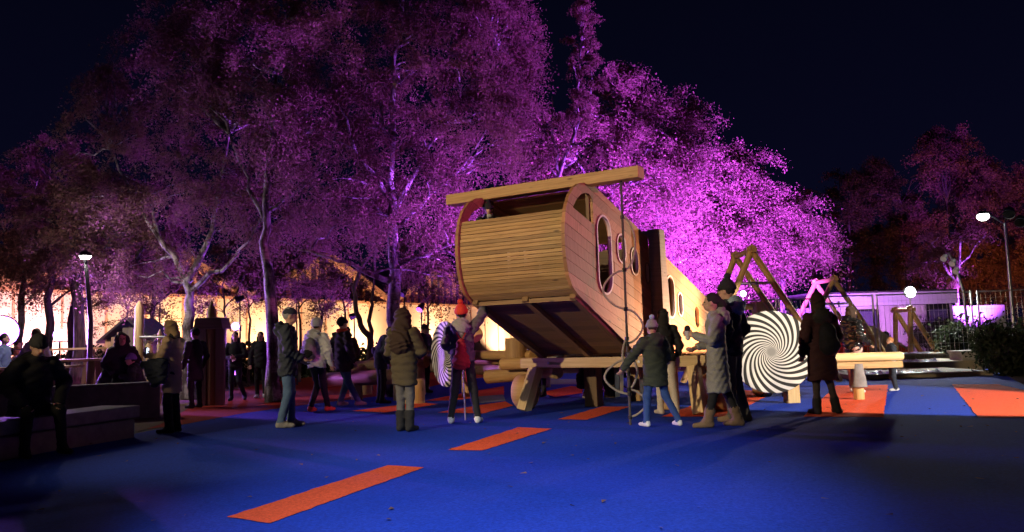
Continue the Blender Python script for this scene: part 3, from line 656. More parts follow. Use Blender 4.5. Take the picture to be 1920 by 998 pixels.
for k, (px, D, lab, bl) in enumerate(((30, 24, 'birch rising behind the dazzling violet floodlight', [(20, 380, 90, 100), (60, 470, 90, 60)]), (92, 22, 'straight dark birch beside the dazzling violet floodlight', [(100, 350, 90, 90), (120, 440, 100, 70)]),
        (128, 22.5, 'leaning dark birch next to the left lamp post', [(190, 400, 90, 80)]), (148, 20, 'stout birch right behind the left lamp post', [(160, 420, 110, 80), (230, 470, 100, 50)]),
        (285, 23, 'thin birch standing behind the timber hut', [(280, 430, 90, 80), (320, 490, 60, 40)]))):
    off = (40, 4, 24, -6, 10)[k]
    tree(lab, TK([(px, 700), (px+off*.3, 560), (px+off*.6, 450), (px+off, 340)], D), (.13, .14, .12, .17, .09)[k], [B(a, b, D, c_, d_) for a, b, c_, d_ in bl], (7500, 7500, 4500, 6500, 4500)[k], .062, 20+k, 'birches at the picnic tables',
         'leaf_autumn', 'dark_bark' if k else 'birch_bark', forks=[(at(px+off*.4, 520, D), at(px+70, 440, D), .05), (at(px+off*.5, 480, D), at(px-50, 390, D), .04), (at(px+off*.3, 575, D), at(px+95, 500, D), .04)])
for k, (px, D, top, lab) in enumerate(((420, 24, 470, 'bare thin sapling behind the timber gate post'), (598, 23, 470, 'bare thin sapling above the white jacket'), (465, 27, 440, 'leafy sapling in front of the first roof valley'), (645, 25, 470, 'bare sapling before the second gable'), (800, 24, 430, 'leafy sapling left of the wooden nose'), (560, 26, 430, 'leafy sapling between the cap and the white jacket'), (235, 26, 500, 'bare sapling left of the timber hut roof'))):
    tree(lab, TK([(px, 700), (px+4, 600), (px-3, 540), (px+5, top)], D), .055, [B(px, top+40, D, 60, 45), B(px-30, top+80, D, 45, 35, .5), B(px+35, top+90, D, 40, 30, .4)], (1300, 1200, 3200, 1100, 3600, 3000, 1600)[k], .06, 40+k, 'saplings before the hall', 'leaf_autumn', 'dark_bark', ncl=26,
         forks=[(at(px, 580, D), at(px+45, 510, D), .025), (at(px, 560, D), at(px-50, 490, D), .025)], name='sapling')
FG = 'dim far trees'
for k, (px, D, lab, bl) in enumerate(((1590, 44, 'dark broad tree beyond the kiosk roof', [(1590, 400, 90, 90), (1560, 470, 90, 70), (1640, 470, 80, 70)]), (1690, 42, 'dark reddish tree behind the small flood lamp', [(1680, 370, 70, 80), (1720, 450, 80, 80), (1640, 360, 40, 60)]),
        (1775, 40, 'tall tree with an orange tinted top behind the stage lamp pole', [(1770, 280, 40, 38), (1790, 340, 60, 50), (1760, 430, 80, 80), (1800, 470, 60, 60)]), (1840, 41, 'reddish tree behind the tall lamp pole', [(1830, 350, 45, 50), (1850, 440, 60, 80), (1880, 520, 60, 50)]), (1925, 39, 'orange tinted tree cut off by the fence end', [(1915, 370, 30, 50), (1925, 460, 50, 70)]))):
    tree(lab, TK([(px, 640), (px, 560), (px+6, 480), (px, 380)], D), .2, [B(a, b, D, c_, d_) for a, b, c_, d_ in bl], (9000, 9000, 10000, 9000, 6000)[k], .10, 60+k, FG, 'leaf_autumn' if k > 1 else 'leaf_green', 'dark_bark', spread=.42, name='broadleaf_tree')
tree('small purple lit bare tree behind the fence panels', TK([(1800, 660), (1795, 560), (1798, 470)], 30)+[at(1800, 410, 30)], .11, [B(1780, 500, 30, 50, 40), B(1810, 450, 30, 40, 40), B(1750, 470, 30, 30, 40)], 3200, .06, 70, FG, forks=[(at(1796, 540, 30), at(1740, 440, 30), .06), (at(1796, 500, 30), at(1850, 440, 30), .05), (at(1796, 560, 30), at(1775, 480, 30), .05)])
flood('violet uplight behind the fence washing the low wall and the bare tree', at(1860, 612, 28.5), at(1800, 520, 31), 4200, (.48, .10, 1), 42, .6, .1, size=.16)
flood('orange uplight beyond the fence tinting the far trees', at(1925, 600, 33), at(1880, 380, 41), 1400, (1, .30, .07), 50, .7, .1, size=.16)
flood('pink uplight beyond the kiosk tinting the far trees', at(1655, 595, 33), at(1760, 330, 42), 800, (1, .16, .35), 55, .7, .1, size=.16)
def shrub(label, px, py, D, rx, rz, n, seed):
    rng = np.random.default_rng(seed); c = at(px, py, D); k = D/FPX; rt = root('shrub', V(c[0], c[1], 0), label, 'shrub', 'shrubs by the terraces')
    m = MB(); top = max(.4, c[2])
    for i in range(9): branch(m, V(c[0]+rng.normal()*.05, c[1]+rng.normal()*.05, 0), V(c[0]+rng.normal()*rx*k*.5, c[1]+rng.normal()*.3, top*(.6+.5*rng.random())), .02, .005, rng, 4, .2)
    m.obj('stems', 'dark_bark', rt, True); u = rng.normal(size=(40, 3)); u /= np.linalg.norm(u, axis=1)[:, None]; u *= rng.uniform(.2, 1, (40, 1))**.4
    cc = V(c[0], c[1], max(c[2], rz*k*.8))+u*V(rx*k, rx*k*.7, rz*k); P = np.repeat(cc, n//40, axis=0); P = P+rng.normal(size=P.shape)*.16; P = P[P[:, 2] > .03]
    v, f = leaves(P, .06, rng); me = npmesh('foliage', v-np.array(rt['_o']), f, ['leaf_shrub']); o = bpy.data.objects.new('foliage', me); COL.objects.link(o); o.parent = rt
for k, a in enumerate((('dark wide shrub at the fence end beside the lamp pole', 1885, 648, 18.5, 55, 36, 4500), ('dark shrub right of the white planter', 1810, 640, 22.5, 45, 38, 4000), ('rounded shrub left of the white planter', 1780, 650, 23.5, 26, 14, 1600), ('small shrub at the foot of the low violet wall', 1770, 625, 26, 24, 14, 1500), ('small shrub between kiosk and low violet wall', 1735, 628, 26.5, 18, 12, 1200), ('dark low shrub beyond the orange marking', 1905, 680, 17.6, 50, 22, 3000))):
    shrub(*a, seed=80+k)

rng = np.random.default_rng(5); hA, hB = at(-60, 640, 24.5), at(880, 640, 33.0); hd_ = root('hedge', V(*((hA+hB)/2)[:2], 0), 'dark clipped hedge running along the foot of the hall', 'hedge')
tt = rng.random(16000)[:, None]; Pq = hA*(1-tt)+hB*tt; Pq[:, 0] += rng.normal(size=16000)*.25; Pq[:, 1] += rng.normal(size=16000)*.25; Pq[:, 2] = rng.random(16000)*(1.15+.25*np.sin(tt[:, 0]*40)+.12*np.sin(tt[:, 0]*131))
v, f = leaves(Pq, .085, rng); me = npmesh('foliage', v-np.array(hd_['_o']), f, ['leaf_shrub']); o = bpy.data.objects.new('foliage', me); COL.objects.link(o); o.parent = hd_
m = MB()
for q_ in np.linspace(.01, .99, 60): c = hA*(1-q_)+hB*q_; branch(m, V(c[0], c[1], 0), V(c[0]+rng.normal()*.2, c[1], 1.0), .025, .008, rng, 3, .2)
m.obj('stems', 'dark_bark', hd_, True)['kind'] = 'stuff'
# ------------------------------------------------------------------ right side: lamp pole, fence, kiosk, swings, terraces
lp = root('lamp_pole', V(at(1903, 640, KD)[0], KD, 0), 'tall grey lamp pole with one glaring head and two dark heads', 'street lamp')
pt = at(1884, 418, KD); pb = V(at(1903, 640, KD)[0], KD, 0)
m = MB(); m.tube([pb, pb+(pt-pb)*.5, pt], [.06, .05, .04], 12); m.obj('pole', 'steel', lp, True)
m = MB(); m.tube([pt-UZ*.05, (pt+K)/2+UZ*.06, K+UZ*.08], .025, 8); m.obj('arm', 'steel', lp, True)
m = MB(); m.tube([K+UZ*.14, K+UZ*.05], [.10, .17], 14); m.obj('lamp_shade', 'black_metal', lp, True)

emit('glare', (.96, 1.0, .93), 9); m = MB(); m.sphere(K-UZ*.02, (.17, .17, .13)); m.obj('lamp_globe', 'glare', lp, True)
for (px, py) in ((1892, 398), (1914, 414)):
    c = at(px, py, KD-.1); d = unit(V(-.5, -.55, -.65)); m = MB(); m.tube([c-d*.15, c-d*.08, c+d*.1], [.07, .14, .16], 12); h = m.obj('flood_head', 'black_metal', lp, True)
    m = MB(); m.tube([c+d*.095, c+d*.12], [.163, .168], 16, False); m.obj('reflector_rim', 'white_metal', h, True)
    m = MB(); m.tube([c-d*.1, pt], .02, 6); m.obj('bracket', 'black_metal', lp, True)
li = bpy.data.lights.new('pole_lamp', 'SPOT'); li.energy = 2600; li.color = (1.0, .80, .58); li.spot_size = rad(37); li.spot_blend = .35; li.shadow_soft_size = .09
lo = bpy.data.objects.new('pole_lamp', li); COL.objects.link(lo); lo.parent = lp; kp = K-UZ*.06+unit(V(1.5, 14.5, 1.1)-K)*.30; lo.location = tuple(kp-np.array(lp['_o']))
lo.rotation_euler = Vector(tuple(unit(V(2.8, 14.2, 2.8)-kp))).to_track_quat('-Z', 'Y').to_euler()
def ball_lamp(label, px, py, D, r_, strength, watts, name='work_lamp'):
    c = at(px, py, D); rt = root(name, V(c[0], c[1], 0), label, 'lamp'); m = MB(); m.tube([V(c[0], c[1]+.02, 0), V(c[0], c[1]+.02, c[2]-r_)], [.03, .022], 8); m.obj('stand', 'steel', rt, True)
    m = MB(); m.tube([c+V(0, .10, 0), c+V(0, .02, 0)], [r_*.8, r_*1.15], 14); m.obj('housing', 'black_metal', rt, True)
    mn = 'ball_%d' % len(MATS); emit(mn, (.95, 1, .96), strength); m = MB(); m.sphere(c-V(0, .04, 0), (r_, .06, r_)); m.obj('lamp_lens', mn, rt, True)
    if watts:
        q = bpy.data.lights.new('work_light', 'SPOT'); q.energy = watts; q.color = (.95, 1, .97); q.spot_size = rad(100); q.spot_blend = .5; q.shadow_soft_size = .12
        qo = bpy.data.objects.new('work_light', q); COL.objects.link(qo); qo.parent = rt; qo.location = tuple(c-V(0, .14, 0)-np.array(rt['_o'])); qo.rotation_euler = (rad(75), 0, rad(180) if False else 0)
        qo.rotation_euler = Vector((-.35, -1, -.75)).to_track_quat('-Z', 'Y').to_euler()
ball_lamp('glaring white work lamp on a stand in front of the kiosk', 1706, 548, 24, .17, 9, 1600)
ball_lamp('round white lamp shining between the legs of the big swing frame', 1393, 551, 26, .10, 8, 300)
ball_lamp('small white lamp shining beside the right leg of the big swing frame', 1464, 531, 29, .07, 8, 0)
ll = root('lamp_post', V(*at(170, 700, 16.5)[:2], 0), 'slim curved lamp post with a lit white head behind the low wall', 'street lamp')
c = at(160, 481, 16.5); b_ = at(170, 600, 16.5); m = MB(); m.tube([V(b_[0], b_[1], 0), b_, at(165, 540, 16.5), at(160, 487, 16.5)+UZ*.02], [.06, .05, .04, .035], 10); m.obj('pole', 'black_metal', ll, True)
m = MB(); m.tube([c+UZ*.13, c+UZ*.07, c+UZ*.01], [.03, .11, .13], 14); m.obj('lamp_shade', 'black_metal', ll, True)
emit('post_glow', (1, .98, .92), 14); m = MB(); m.tube([c+UZ*.008, c-UZ*.05], [.12, .08], 14); m.obj('lamp_lens', 'post_glow', ll, True)
q = bpy.data.lights.new('post_light', 'POINT'); q.energy = 300; q.color = (1, .9, .78); q.shadow_soft_size = .1; qo = bpy.data.objects.new('post_light', q); COL.objects.link(qo); qo.parent = ll; qo.location = tuple(c-UZ*.15-np.array(ll['_o']))
sl = root('stage_lamp_pole', V(*at(1815, 640, 23)[:2], 0), 'leaning pole with three small white stage heads behind the fence', 'stage light')
p0 = at(1816, 610, 23); p0[2] = 0; p1 = at(1778, 474, 23); m = MB(); m.tube([p0, at(1806, 545, 23), at(1792, 500, 23), p1], [.045, .04, .035, .03], 10); m.obj('pole', 'steel', sl, True)
for (px, py) in ((1771, 483), (1787, 492), (1793, 507)):
    c = at(px, py, 22.9); m = MB(); d = unit(V(-.6, -.4, -.5)); m.tube([c-d*.12, c-d*.05, c+d*.1], [.05, .08, .09], 10); m.obj('lamp_head', 'white_metal', sl, True)
SG = 'thin stage light stands before the hall'
for k, (px, py, lab) in enumerate(((758, 547, 'stage light stand beside the tallest birch trunk'), (790, 575, 'stage light stand behind the long haired woman'), (450, 560, 'stage light stand in front of the first roof valley'), (300, 552, 'stage light stand beside the leaning timber post'), (664, 592, 'stage light stand between the twin birch stems'), (556, 545, 'stage light stand above the cap'))):
    D = 22.5+.3*k; c = at(px, py, D); rt = root('stage_light', V(c[0], c[1], 0), lab, 'stage light', SG); m = MB(); m.tube([V(c[0], c[1], 0), c-UZ*.08], [.025, .02], 6); m.obj('stand', 'black_metal', rt, True)
    d = unit(V(rnd.uniform(-1, 1), -.3, -.35)); m = MB(); m.tube([c-d*.12, c-d*.04, c+d*.14], [.06, .085, .10], 10); m.obj('lamp_head', 'black_metal', rt, True)
# fence
def fence(label, a, b, D0, D1, z1, bars, mesh_only, seed):
    p = at(a[0], a[1], D0); q = at(b[0], b[1], D1); p[2] = q[2] = 0; rt = root('fence_panel', (p+q)/2, label, 'fence', 'site fence panels'); d = unit(q-p)
    for k, e in enumerate((p+d*.03, q-d*.03)):
        m = MB(); m.tube([e+UZ*.05, e+UZ*z1], .026, 8); m.obj('post', 'steel', rt, True); m = MB(); m.box(e+UZ*.065, (.6, .22, .12), rz=math.atan2(d[0], -d[1])); m.obj('foot_block', 'concrete_dark', rt, bevel=.02)
    for z in (.2, z1-.03): m = MB(); m.tube([p+d*.03+UZ*z, q-d*.03+UZ*z], .02, 8); m.obj('rail', 'steel', rt, True)
    L = np.linalg.norm(q-p); m = MB()
    if mesh_only:
        for t in np.arange(.1, L-.05, .12): m.tube([p+d*t+UZ*.2, p+d*t+UZ*(z1-.03)], .0035, 4, False)
        for z in np.arange(.4, z1-.1, .3): m.tube([p+d*.05+UZ*z, q-d*.05+UZ*z], .0035, 4, False)
        o = m.obj('wire_mesh', 'steel', rt); o['kind'] = 'stuff'
    else:
        for t in np.arange(.13, L-.05, .13): mm = MB(); mm.tube([p+d*t+UZ*.2, p+d*t+UZ*(z1-.03)], .011, 6, False); mm.obj('bar', 'steel', rt, True)
fence('barred steel fence panel behind the big swing frame', (1392, 640), (1462, 640), 20.6, 20.8, 2.05, 1, False, 1)
fence('barred steel fence panel beside the red hatted woman', (1464, 640), (1530, 640), 20.8, 21.0, 2.05, 1, False, 2)
fence('wire mesh fence panel in front of the kiosk', (1536, 640), (1644, 640), 21.0, 21.3, 2.1, 0, True, 3)
fence('wire mesh fence panel in front of the ramp and terraces', (1648, 640), (1830, 640), 21.3, 21.2, 2.1, 0, True, 4)
fence('wire mesh fence panel in front of the dark shrubs', (1838, 640), (2010, 640), 21.2, 20.5, 2.1, 0, True, 5)
# kiosk
kk0 = at(1525, 600, 27); kk1 = at(1790, 600, 27.5); kk0[2] = kk1[2] = 0; kd = unit(kk1-kk0); kn = V(kd[1], -kd[0], 0); kc = (kk0+kk1)/2
kz = at(1525, 553, 27)[2]
ki = root('kiosk', kc, 'pale flat roofed kiosk with a violet lit fascia behind the fence', 'building'); KL = np.linalg.norm(kk1-kk0)
m = MB(); m.beam(kk0-kn*1.5+UZ*(kz-.45)/2, kk1-kn*1.5+UZ*(kz-.45)/2, 2.9, kz-.45); m.obj('wall', 'kiosk_wall', ki)
nrib = 26
for k in range(nrib):
    q = kk0+kd*(KL*(k+.5)/nrib)-kn*.035; 
    if .30 < (k+.5)/nrib < .44 or .83 < (k+.5)/nrib < .95: continue
    m = MB(); m.beam(q+UZ*.02, q+UZ*(kz-.46), .12, .03, up=tuple(kn)); m.obj('wall_rib', 'kiosk_wall', ki)
m = MB(); m.beam(kk0+kn*.05-kd*.1+UZ*(kz-.22), kk1+kn*.05+kd*.1+UZ*(kz-.22), .16, .44); m.obj('fascia', 'violet_lit_panel', ki)
m = MB(); m.beam(kk0-kn*1.5-kd*.1+UZ*(kz+.03), kk1-kn*1.5+kd*.1+UZ*(kz+.03), 3.3, .06); m.obj('roof', 'roof_dark', ki)
for f in (.37, .89):
    q = kk0+kd*KL*f-kn*.03; m = MB(); m.beam(q-kd*.42+UZ*1.45, q+kd*.42+UZ*1.45, .04, .75 if f < .5 else 1.2); wn = m.obj('window', 'black_metal', ki); m = MB(); m.beam(q+kn*.02-kd*.36+UZ*1.45, q+kn*.02+kd*.36+UZ*1.45, .02, .63); m.obj('pane', 'hall_glass', wn)
flood('violet wash light on the ground before the kiosk', at(1660, 628, 25.0), kc+UZ*2.3, 700, (.72, .26, 1), 65, .6, .1, size=.12)
# ramp mound
q = [at(1585, 640, 24.2), at(1745, 640, 24.6)]; r0p, r1p = V(*q[0][:2], 0), V(*q[1][:2], 0); rd = unit(r1p-r0p)
rm = root('play_ramp', (r0p+r1p)/2, 'low brown play ramp with orange end faces in front of the kiosk', 'play ramp'); RL = np.linalg.norm(r1p-r0p)
m = MB(); m.prism([r0p+rd*RL*.28, r1p, r0p+rd*RL*.34+UZ*1.25, r0p+rd*RL*.24+UZ*1.25], V(0, 1.8, 0)); m.obj('ramp_body', 'terrace', rm)
m = MB(); m.prism([r0p-V(0, .02, 0)+UZ*.35, r0p+rd*RL*.27-V(0, .02, 0)+UZ*.35, r0p+rd*RL*.25+UZ*1.15-V(0, .02, 0), r0p+UZ*1.15-V(0, .02, 0)], V(0, 1.6, 0)); m.obj('end_panel', 'rubber_orange', rm)
m = MB(); m.prism([r0p+rd*RL*.62-V(0, .03, 0)+UZ*.02, r1p-rd*.1-V(0, .03, 0)+UZ*.02, r1p-rd*RL*.12-V(0, .03, 0)+UZ*.14, r0p+rd*RL*.62+UZ*.62-V(0, .03, 0)], V(0, .025, 0)); m.obj('orange_panel', 'rubber_orange', rm)
# terraces
tr_ = root('terrace_steps', V(*at(1750, 690, 19)[:2], 0), 'beige terrace steps with crumpled clear sheeting along their edges', 'steps')
for k, (ya, D, h) in enumerate(((690, 17.9, .12), (664, 20.2, .26), (648, 22.2, .40))):
    a = at(1600+20*k, ya, D); b = at(1862-20*k, ya, D); m = MB(); m.beam(V((a[0]+b[0])/2, a[1], h/2), V((a[0]+b[0])/2, a[1]+(2.28 if k == 0 else 1.98), h/2), b[0]-a[0], h); m.obj('step', 'terrace', tr_, bevel=.02)
    rng = np.random.default_rng(k); xs = np.linspace(a[0]+.2, b[0]-1.2, 70); m = MB(); vs_ = []
    for x in xs:
        for yy in (0, .06, .12, .2): vs_.append(V(x, a[1]-.02+yy-.1*(yy == 0), h+.012+abs(rng.normal())*.035*(0 < yy < .2)))
    m.add(vs_, [(i*4+j, (i+1)*4+j, (i+1)*4+j+1, i*4+j+1) for i in range(69) for j in range(3)]); m.obj('clear_sheeting', 'plastic_sheet', tr_)
pl = root('planter', V(*at(1800, 690, 20.9)[:2], 0), 'square white concrete planter beside the terraces', 'planter')
c = at(1815, 683, 20.6); m = MB(); m.box((c[0], c[1], .24), (.62, .6, .44)); m.obj('tub', 'concrete', pl, bevel=.02); m = MB(); m.box((c[0], c[1], .48), (.7, .68, .06)); m.obj('rim', 'concrete', pl, bevel=.01)
lw_ = root('low_wall', V(*at(1810, 640, 30)[:2], 0), 'low board wall washed in violet light behind the shrubs', 'wall')
a, b = at(1735, 600, 29.6), at(1885, 600, 30.4); n_b = 14
for k in range(n_b):
    q0 = a+(b-a)*(k+.03)/n_b; q1 = a+(b-a)*(k+.97)/n_b; m = MB(); m.beam(V(q0[0], q0[1], 1.15), V(q1[0], q1[1], 1.15), .06, 1.5); m.obj('wall_board', 'violet_lit_panel', lw_)
m = MB(); m.beam(V(a[0], a[1]-.02, .2), V(b[0], b[1]-.02, .2), .12, .4); m.obj('wall_base', 'concrete', lw_)
# swing frames
def aframe(label, apex, legs, D, r_, back=1.6, bar=True):
    ap = at(*apex, D); rt = root('swing_frame', V(ap[0], ap[1], 0), label, 'swing frame', 'timber swing frames')
    for dy in (0, back):
        for (px, py) in legs:
            t = at(px, py, D); d = unit(t-ap); L = ap[2]/-d[2]; m = MB(); m.tube([ap+V(0, dy, 0)-d*.12, ap+d*(L-.01)+V(0, dy, 0)], r_, 12); m.obj('leg', 'log_wood', rt, True)
    m = MB(); m.tube([ap-V(0, .2, 0), ap+V(0, back+.2, 0)], r_*.9, 12); m.obj('ridge_bar', 'log_wood', rt, True)
    if bar:
        z = ap-UZ*.75; m = MB(); m.tube([z-V(.38, 0, 0), z+V(.38, 0, 0)], .03, 8); m.tube([z+V(.1, 0, -.1), z+V(.1, 0, .1)], .03, 8); m.tube([z+V(-.1, 0, -.08), z+V(-.1, 0, .08)], .03, 8); m.obj('hinge_bar', 'steel', rt, True)
aframe('big timber A shaped swing frame behind the tail of the aeroplane', (1409, 470), ((1376, 550), (1497, 600)), 17.6, .075, 1.3)
aframe('smaller timber A shaped swing frame in front of the kiosk', (1563, 524), ((1547, 556), (1592, 566)), 23.6, .075, 1.4)
aframe('reddish timber A shaped frame beside the glaring work lamp', (1707, 581), ((1707, 622), (1740, 634)), 23.0, .07, .9, False)
bx = root('timber_post_block', V(*at(1424, 640, 19.6)[:2], 0), 'squared pine post standing above the right spiral disc', 'post')
c = at(1424, 575, 19.6); m = MB(); m.beam(V(c[0], c[1], 0), V(c[0], c[1], c[2]+.12), .42, .3, up=(1, 0, 0)); m.obj('post', 'pine', bx, bevel=.015); m = MB(); m.box((c[0]-.33, c[1], c[2]-.0), (.26, .25, .16)); m.obj('cross_block', 'pine', bx, bevel=.01)

# ------------------------------------------------------------------ left side: bench, wall, hut, posts, tables, logs
bd0, bd1 = V(*gnd(0, 866)[:2], 0), V(*gnd(262, 821)[:2], 0); bdir = unit(bd1-bd0); bnn = V(-bdir[1], bdir[0], 0)    # bnn towards the left
bs = bd0-bdir*3.2; be = bd1
bn_ = root('concrete_bench', (bs+be)/2+bnn*.3, 'long low concrete bench with a shadow gap under its slab', 'bench')
m = MB(); m.beam(bs+bnn*.36+UZ*.13, be+bnn*.36-bdir*.03+UZ*.13, .6, .26); m.obj('base', 'concrete', bn_, bevel=.01)
m = MB(); m.beam(bs+bnn*.34+UZ*.37, be+bnn*.34+UZ*.37, .68, .16); m.obj('slab', 'concrete', bn_, bevel=.012)
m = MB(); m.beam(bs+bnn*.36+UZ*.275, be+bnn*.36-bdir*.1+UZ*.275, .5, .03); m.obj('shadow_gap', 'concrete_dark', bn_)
lw0_, lw1_ = at(85, 757, 13.2), at(300, 757, 14.2); w2 = root('low_concrete_wall', V(*((lw0_+lw1_)/2)[:2], 0), 'dark low concrete wall behind the bench', 'wall')
m = MB(); m.beam(V(lw0_[0]-3, lw0_[1]-1.0, .30), V(lw1_[0], lw1_[1], .30), .3, .60); m.obj('wall_body', 'concrete_dark', w2, bevel=.015)
m = MB(); m.beam(V(lw0_[0]-3, lw0_[1]-1.0, .625), V(lw1_[0]+.02, lw1_[1]+.01, .625), .36, .05); m.obj('coping', 'concrete_dark', w2, bevel=.01)
# hut
hc = at(262, 690, 19.5); hc[2] = 0; hut = root('play_hut', hc, 'small timber play hut with a dark gable roof', 'hut'); hx, hy = .55, .6
zt = at(262, 632, 19.5)[2]; zr = at(258, 598, 19.5)[2]
for sy in (-1, 1):
    for k in range(8):
        x = hc[0]-hx+(k+.5)*hx*2/8; m = MB(); m.beam(V(x, hc[1]+sy*hy, .05), V(x, hc[1]+sy*hy, zt+(zr-zt)*(1-(abs(x-hc[0])+hx/8)/hx)*.95-.1), hx*2/8-.008, .03, up=(0, 1, 0)); m.obj('wall_board', 'grey_wood' if k > 2 else 'pine', hut)
for sx in (-1, 1):
    for k in range(8):
        y = hc[1]-hy+(k+.5)*hy*2/8; m = MB(); m.beam(V(hc[0]+sx*hx, y, .05), V(hc[0]+sx*hx, y, zt-.05), hy*2/8-.008, .03, up=(1, 0, 0)); m.obj('wall_board', 'pine', hut)
    m = MB(); m.beam(V(hc[0]+sx*(hx+.15), hc[1], zt-.12), V(hc[0], hc[1], zr), 2*hy+.3, .05); m.obj('roof_plane', 'roof_dark', hut)
# climbing frame of leaning posts and ropes
cf = root('rope_climbing_frame', V(*at(275, 690, 17.5)[:2], 0), 'climbing frame of leaning timber posts strung with ropes', 'climbing frame')
posts = [((258, 690), (262, 566), .11), ((298, 690), (300, 618), .06), ((286, 690), (279, 640), .09)]
tops = []
for (b, t, r_) in posts:
    p0 = at(*b, 17.5); p0[2] = 0; p1 = at(*t, 17.5); m = MB(); m.tube([p0, p1-unit(p1-p0)*.12, p1], [r_, r_*.9, r_*.25], 12); m.obj('post', 'pine', cf, True); tops.append((p0, p1))
P_ = lambda i, f: tops[i][0]*(1-f)+tops[i][1]*f
for (i, f, j, g_) in ((0, .62, 1, .95), (0, .58, 1, .55), (0, .70, 2, .8), (0, .40, 2, .95), (0, .35, 1, .3), (2, .9, 1, .95), (0, .64, 1, .12), (0, .2, 1, .6)):
    m = MB(); m.tube([P_(i, f), P_(j, g_)], .012, 6); m.obj('rope', 'rope', cf, True)
m = MB(); a = at(262, 632, 17.4); b = at(318, 632, 17.4); m.tube([a, b], .022, 8); m.obj('rail', 'white_metal', cf, True)
# gate post
gp = at(398, 700, 16.6); gp[2] = 0; gt = root('timber_gate_post', gp, 'pointed timber post with a boarded cap beside a grey pillar', 'post')
tp_ = at(397, 566, 16.6); m = MB(); m.tube([gp, tp_-UZ*.22, tp_], [.11, .10, .02], 12); m.obj('post', 'log_wood', gt, True)
zc = at(397, 607, 16.6)[2]; m = MB(); m.prism([gp+V(-.31, -.25, zc-.12), gp+V(.31, -.25, zc-.12), gp+V(.27, -.25, zc+.12), gp+V(-.27, -.25, zc+.12)], V(0, .5, 0)); m.obj('cap_board', 'grey_wood', gt, bevel=.01)
for sx in (-1, 1): m = MB(); m.beam(gp+V(sx*.19, -.05, .0), gp+V(sx*.19, -.05, zc-.12), .10, .18, up=(1, 0, 0)); m.obj('side_board', 'grey_wood', gt, bevel=.008)
pc = gnd(383, 748); pr = root('grey_pillar', pc, 'square grey concrete pillar in front of the timber gate post', 'pillar'); m = MB(); zp = at(383, 665, pc[1])[2]; m.beam(pc+UZ*.01, pc+UZ*zp, .23, .3, up=(1, 0, 0)); m.obj('shaft', 'concrete', pr, bevel=.012); m = MB(); m.box(pc+UZ*(zp+.02), (.27, .34, .04)); m.obj('cap', 'concrete', pr, bevel=.008)
# tables
for k, (px, py, D, lab) in enumerate(((128, 676, 15.8, 'pale topped picnic table beside the lamp post'), (125, 655, 18.5, 'pale topped picnic table behind the other one'), (60, 690, 14.6, 'long pale topped table in front of the person in the orange coat'))):
    c = at(px, py, D); z = c[2] = max(.7, c[2]); c0 = V(c[0], c[1], 0); rt = root('picnic_table', c0, lab, 'table', 'picnic tables')
    for i in range(4): m = MB(); y = c[1]-.33+i*.22; m.beam(V(c[0]-.75, y, z), V(c[0]+.75, y, z), .2, .045); m.obj('top_board', 'pine', rt)
    for sx in (-.55, .55): m = MB(); m.beam(V(c[0]+sx, c[1]-.3, .01), V(c[0]+sx, c[1]-.1, z-.03), .1, .06); m.beam(V(c[0]+sx, c[1]+.3, .01), V(c[0]+sx, c[1]+.1, z-.03), .1, .06); m.obj('trestle', 'timber_dark', rt)
# balance logs
def log_run(label, p, q, r_, posts=(), name='balance_log'):
    rt = root(name, V((p[0]+q[0])/2, (p[1]+q[1])/2, 0), label, 'log', 'balance logs'); d = unit(q-p); m = MB(); m.tube([p, p+d*.025, q-d*.025, q], [r_*.9, r_, r_, r_*.9], 18); m.obj('log', 'log_wood', rt, True)
    for f in posts: c = p+(q-p)*f; m = MB(); m.tube([V(c[0], c[1], .0), V(c[0], c[1], c[2]-r_*.6)], [.13, .12], 14); m.obj('support_post', 'pine', rt, True)
log_run('thick balance log on short posts behind the walking man', at(600, 713, 17.6), at(760, 705, 16.2), .16, (.45, .93))
log_run('raised balance log behind the olive puffer coat', at(668, 690, 18.6), at(800, 678, 17.8), .15, (.15, .9))
log_run('sloping violet tinted log resting behind the walking man', at(660, 706, 17.9), at(722, 668, 19.5), .14, (.08, .95))
st = gnd(778, 757); so = root('log_stump', V(*st[:2], 0), 'upright log stump beside the legs of the olive puffer woman', 'stump'); m = MB(); m.tube([V(st[0], st[1], 0.01), V(st[0], st[1], .46), V(st[0], st[1], .48)], [.20, .20, .18], 18); m.obj('stump_body', 'log_wood', so, True)
ro = at(890, 627, 11.9); rl = root('round_wooden_board', ro, 'round wooden board held beside the red hatted climber', 'board'); m = MB(); m.tube([ro-V(.0, .015, 0), ro+V(.0, .015, 0)], [.125, .125], 24); m.obj('board', 'log_wood', rl, True)
#PEOPLE
# ------------------------------------------------------------------ people
def sd(P, p):
    k = p[0]
    if k == 'cap':
        a, b, ra, rb = np.asarray(p[1], float), np.asarray(p[2], float), p[3], p[4]; fy = p[6] if len(p) > 6 else 1.0
        sc = np.array([1, 1/fy, 1]); pa = (P-a)*sc; ba = (b-a)*sc; h = np.clip(pa@ba/max(1e-9, ba@ba), 0, 1)
        return np.sqrt(((pa-h[:, None]*ba)**2).sum(1))-(ra+(rb-ra)*h)
    if k == 'ell':
        r_ = np.asarray(p[2], float); return (np.sqrt((((P-np.asarray(p[1]))/r_)**2).sum(1))-1)*r_.min()
    if k == 'ring':
        c = np.asarray(p[1]); rx, ry, th, tz = p[2]; q = P-c; rr = (np.sqrt((q[:, 0]/rx)**2+(q[:, 1]/ry)**2)-1)*min(rx, ry); return np.sqrt(rr**2+(q[:, 2]*th/tz)**2)-th
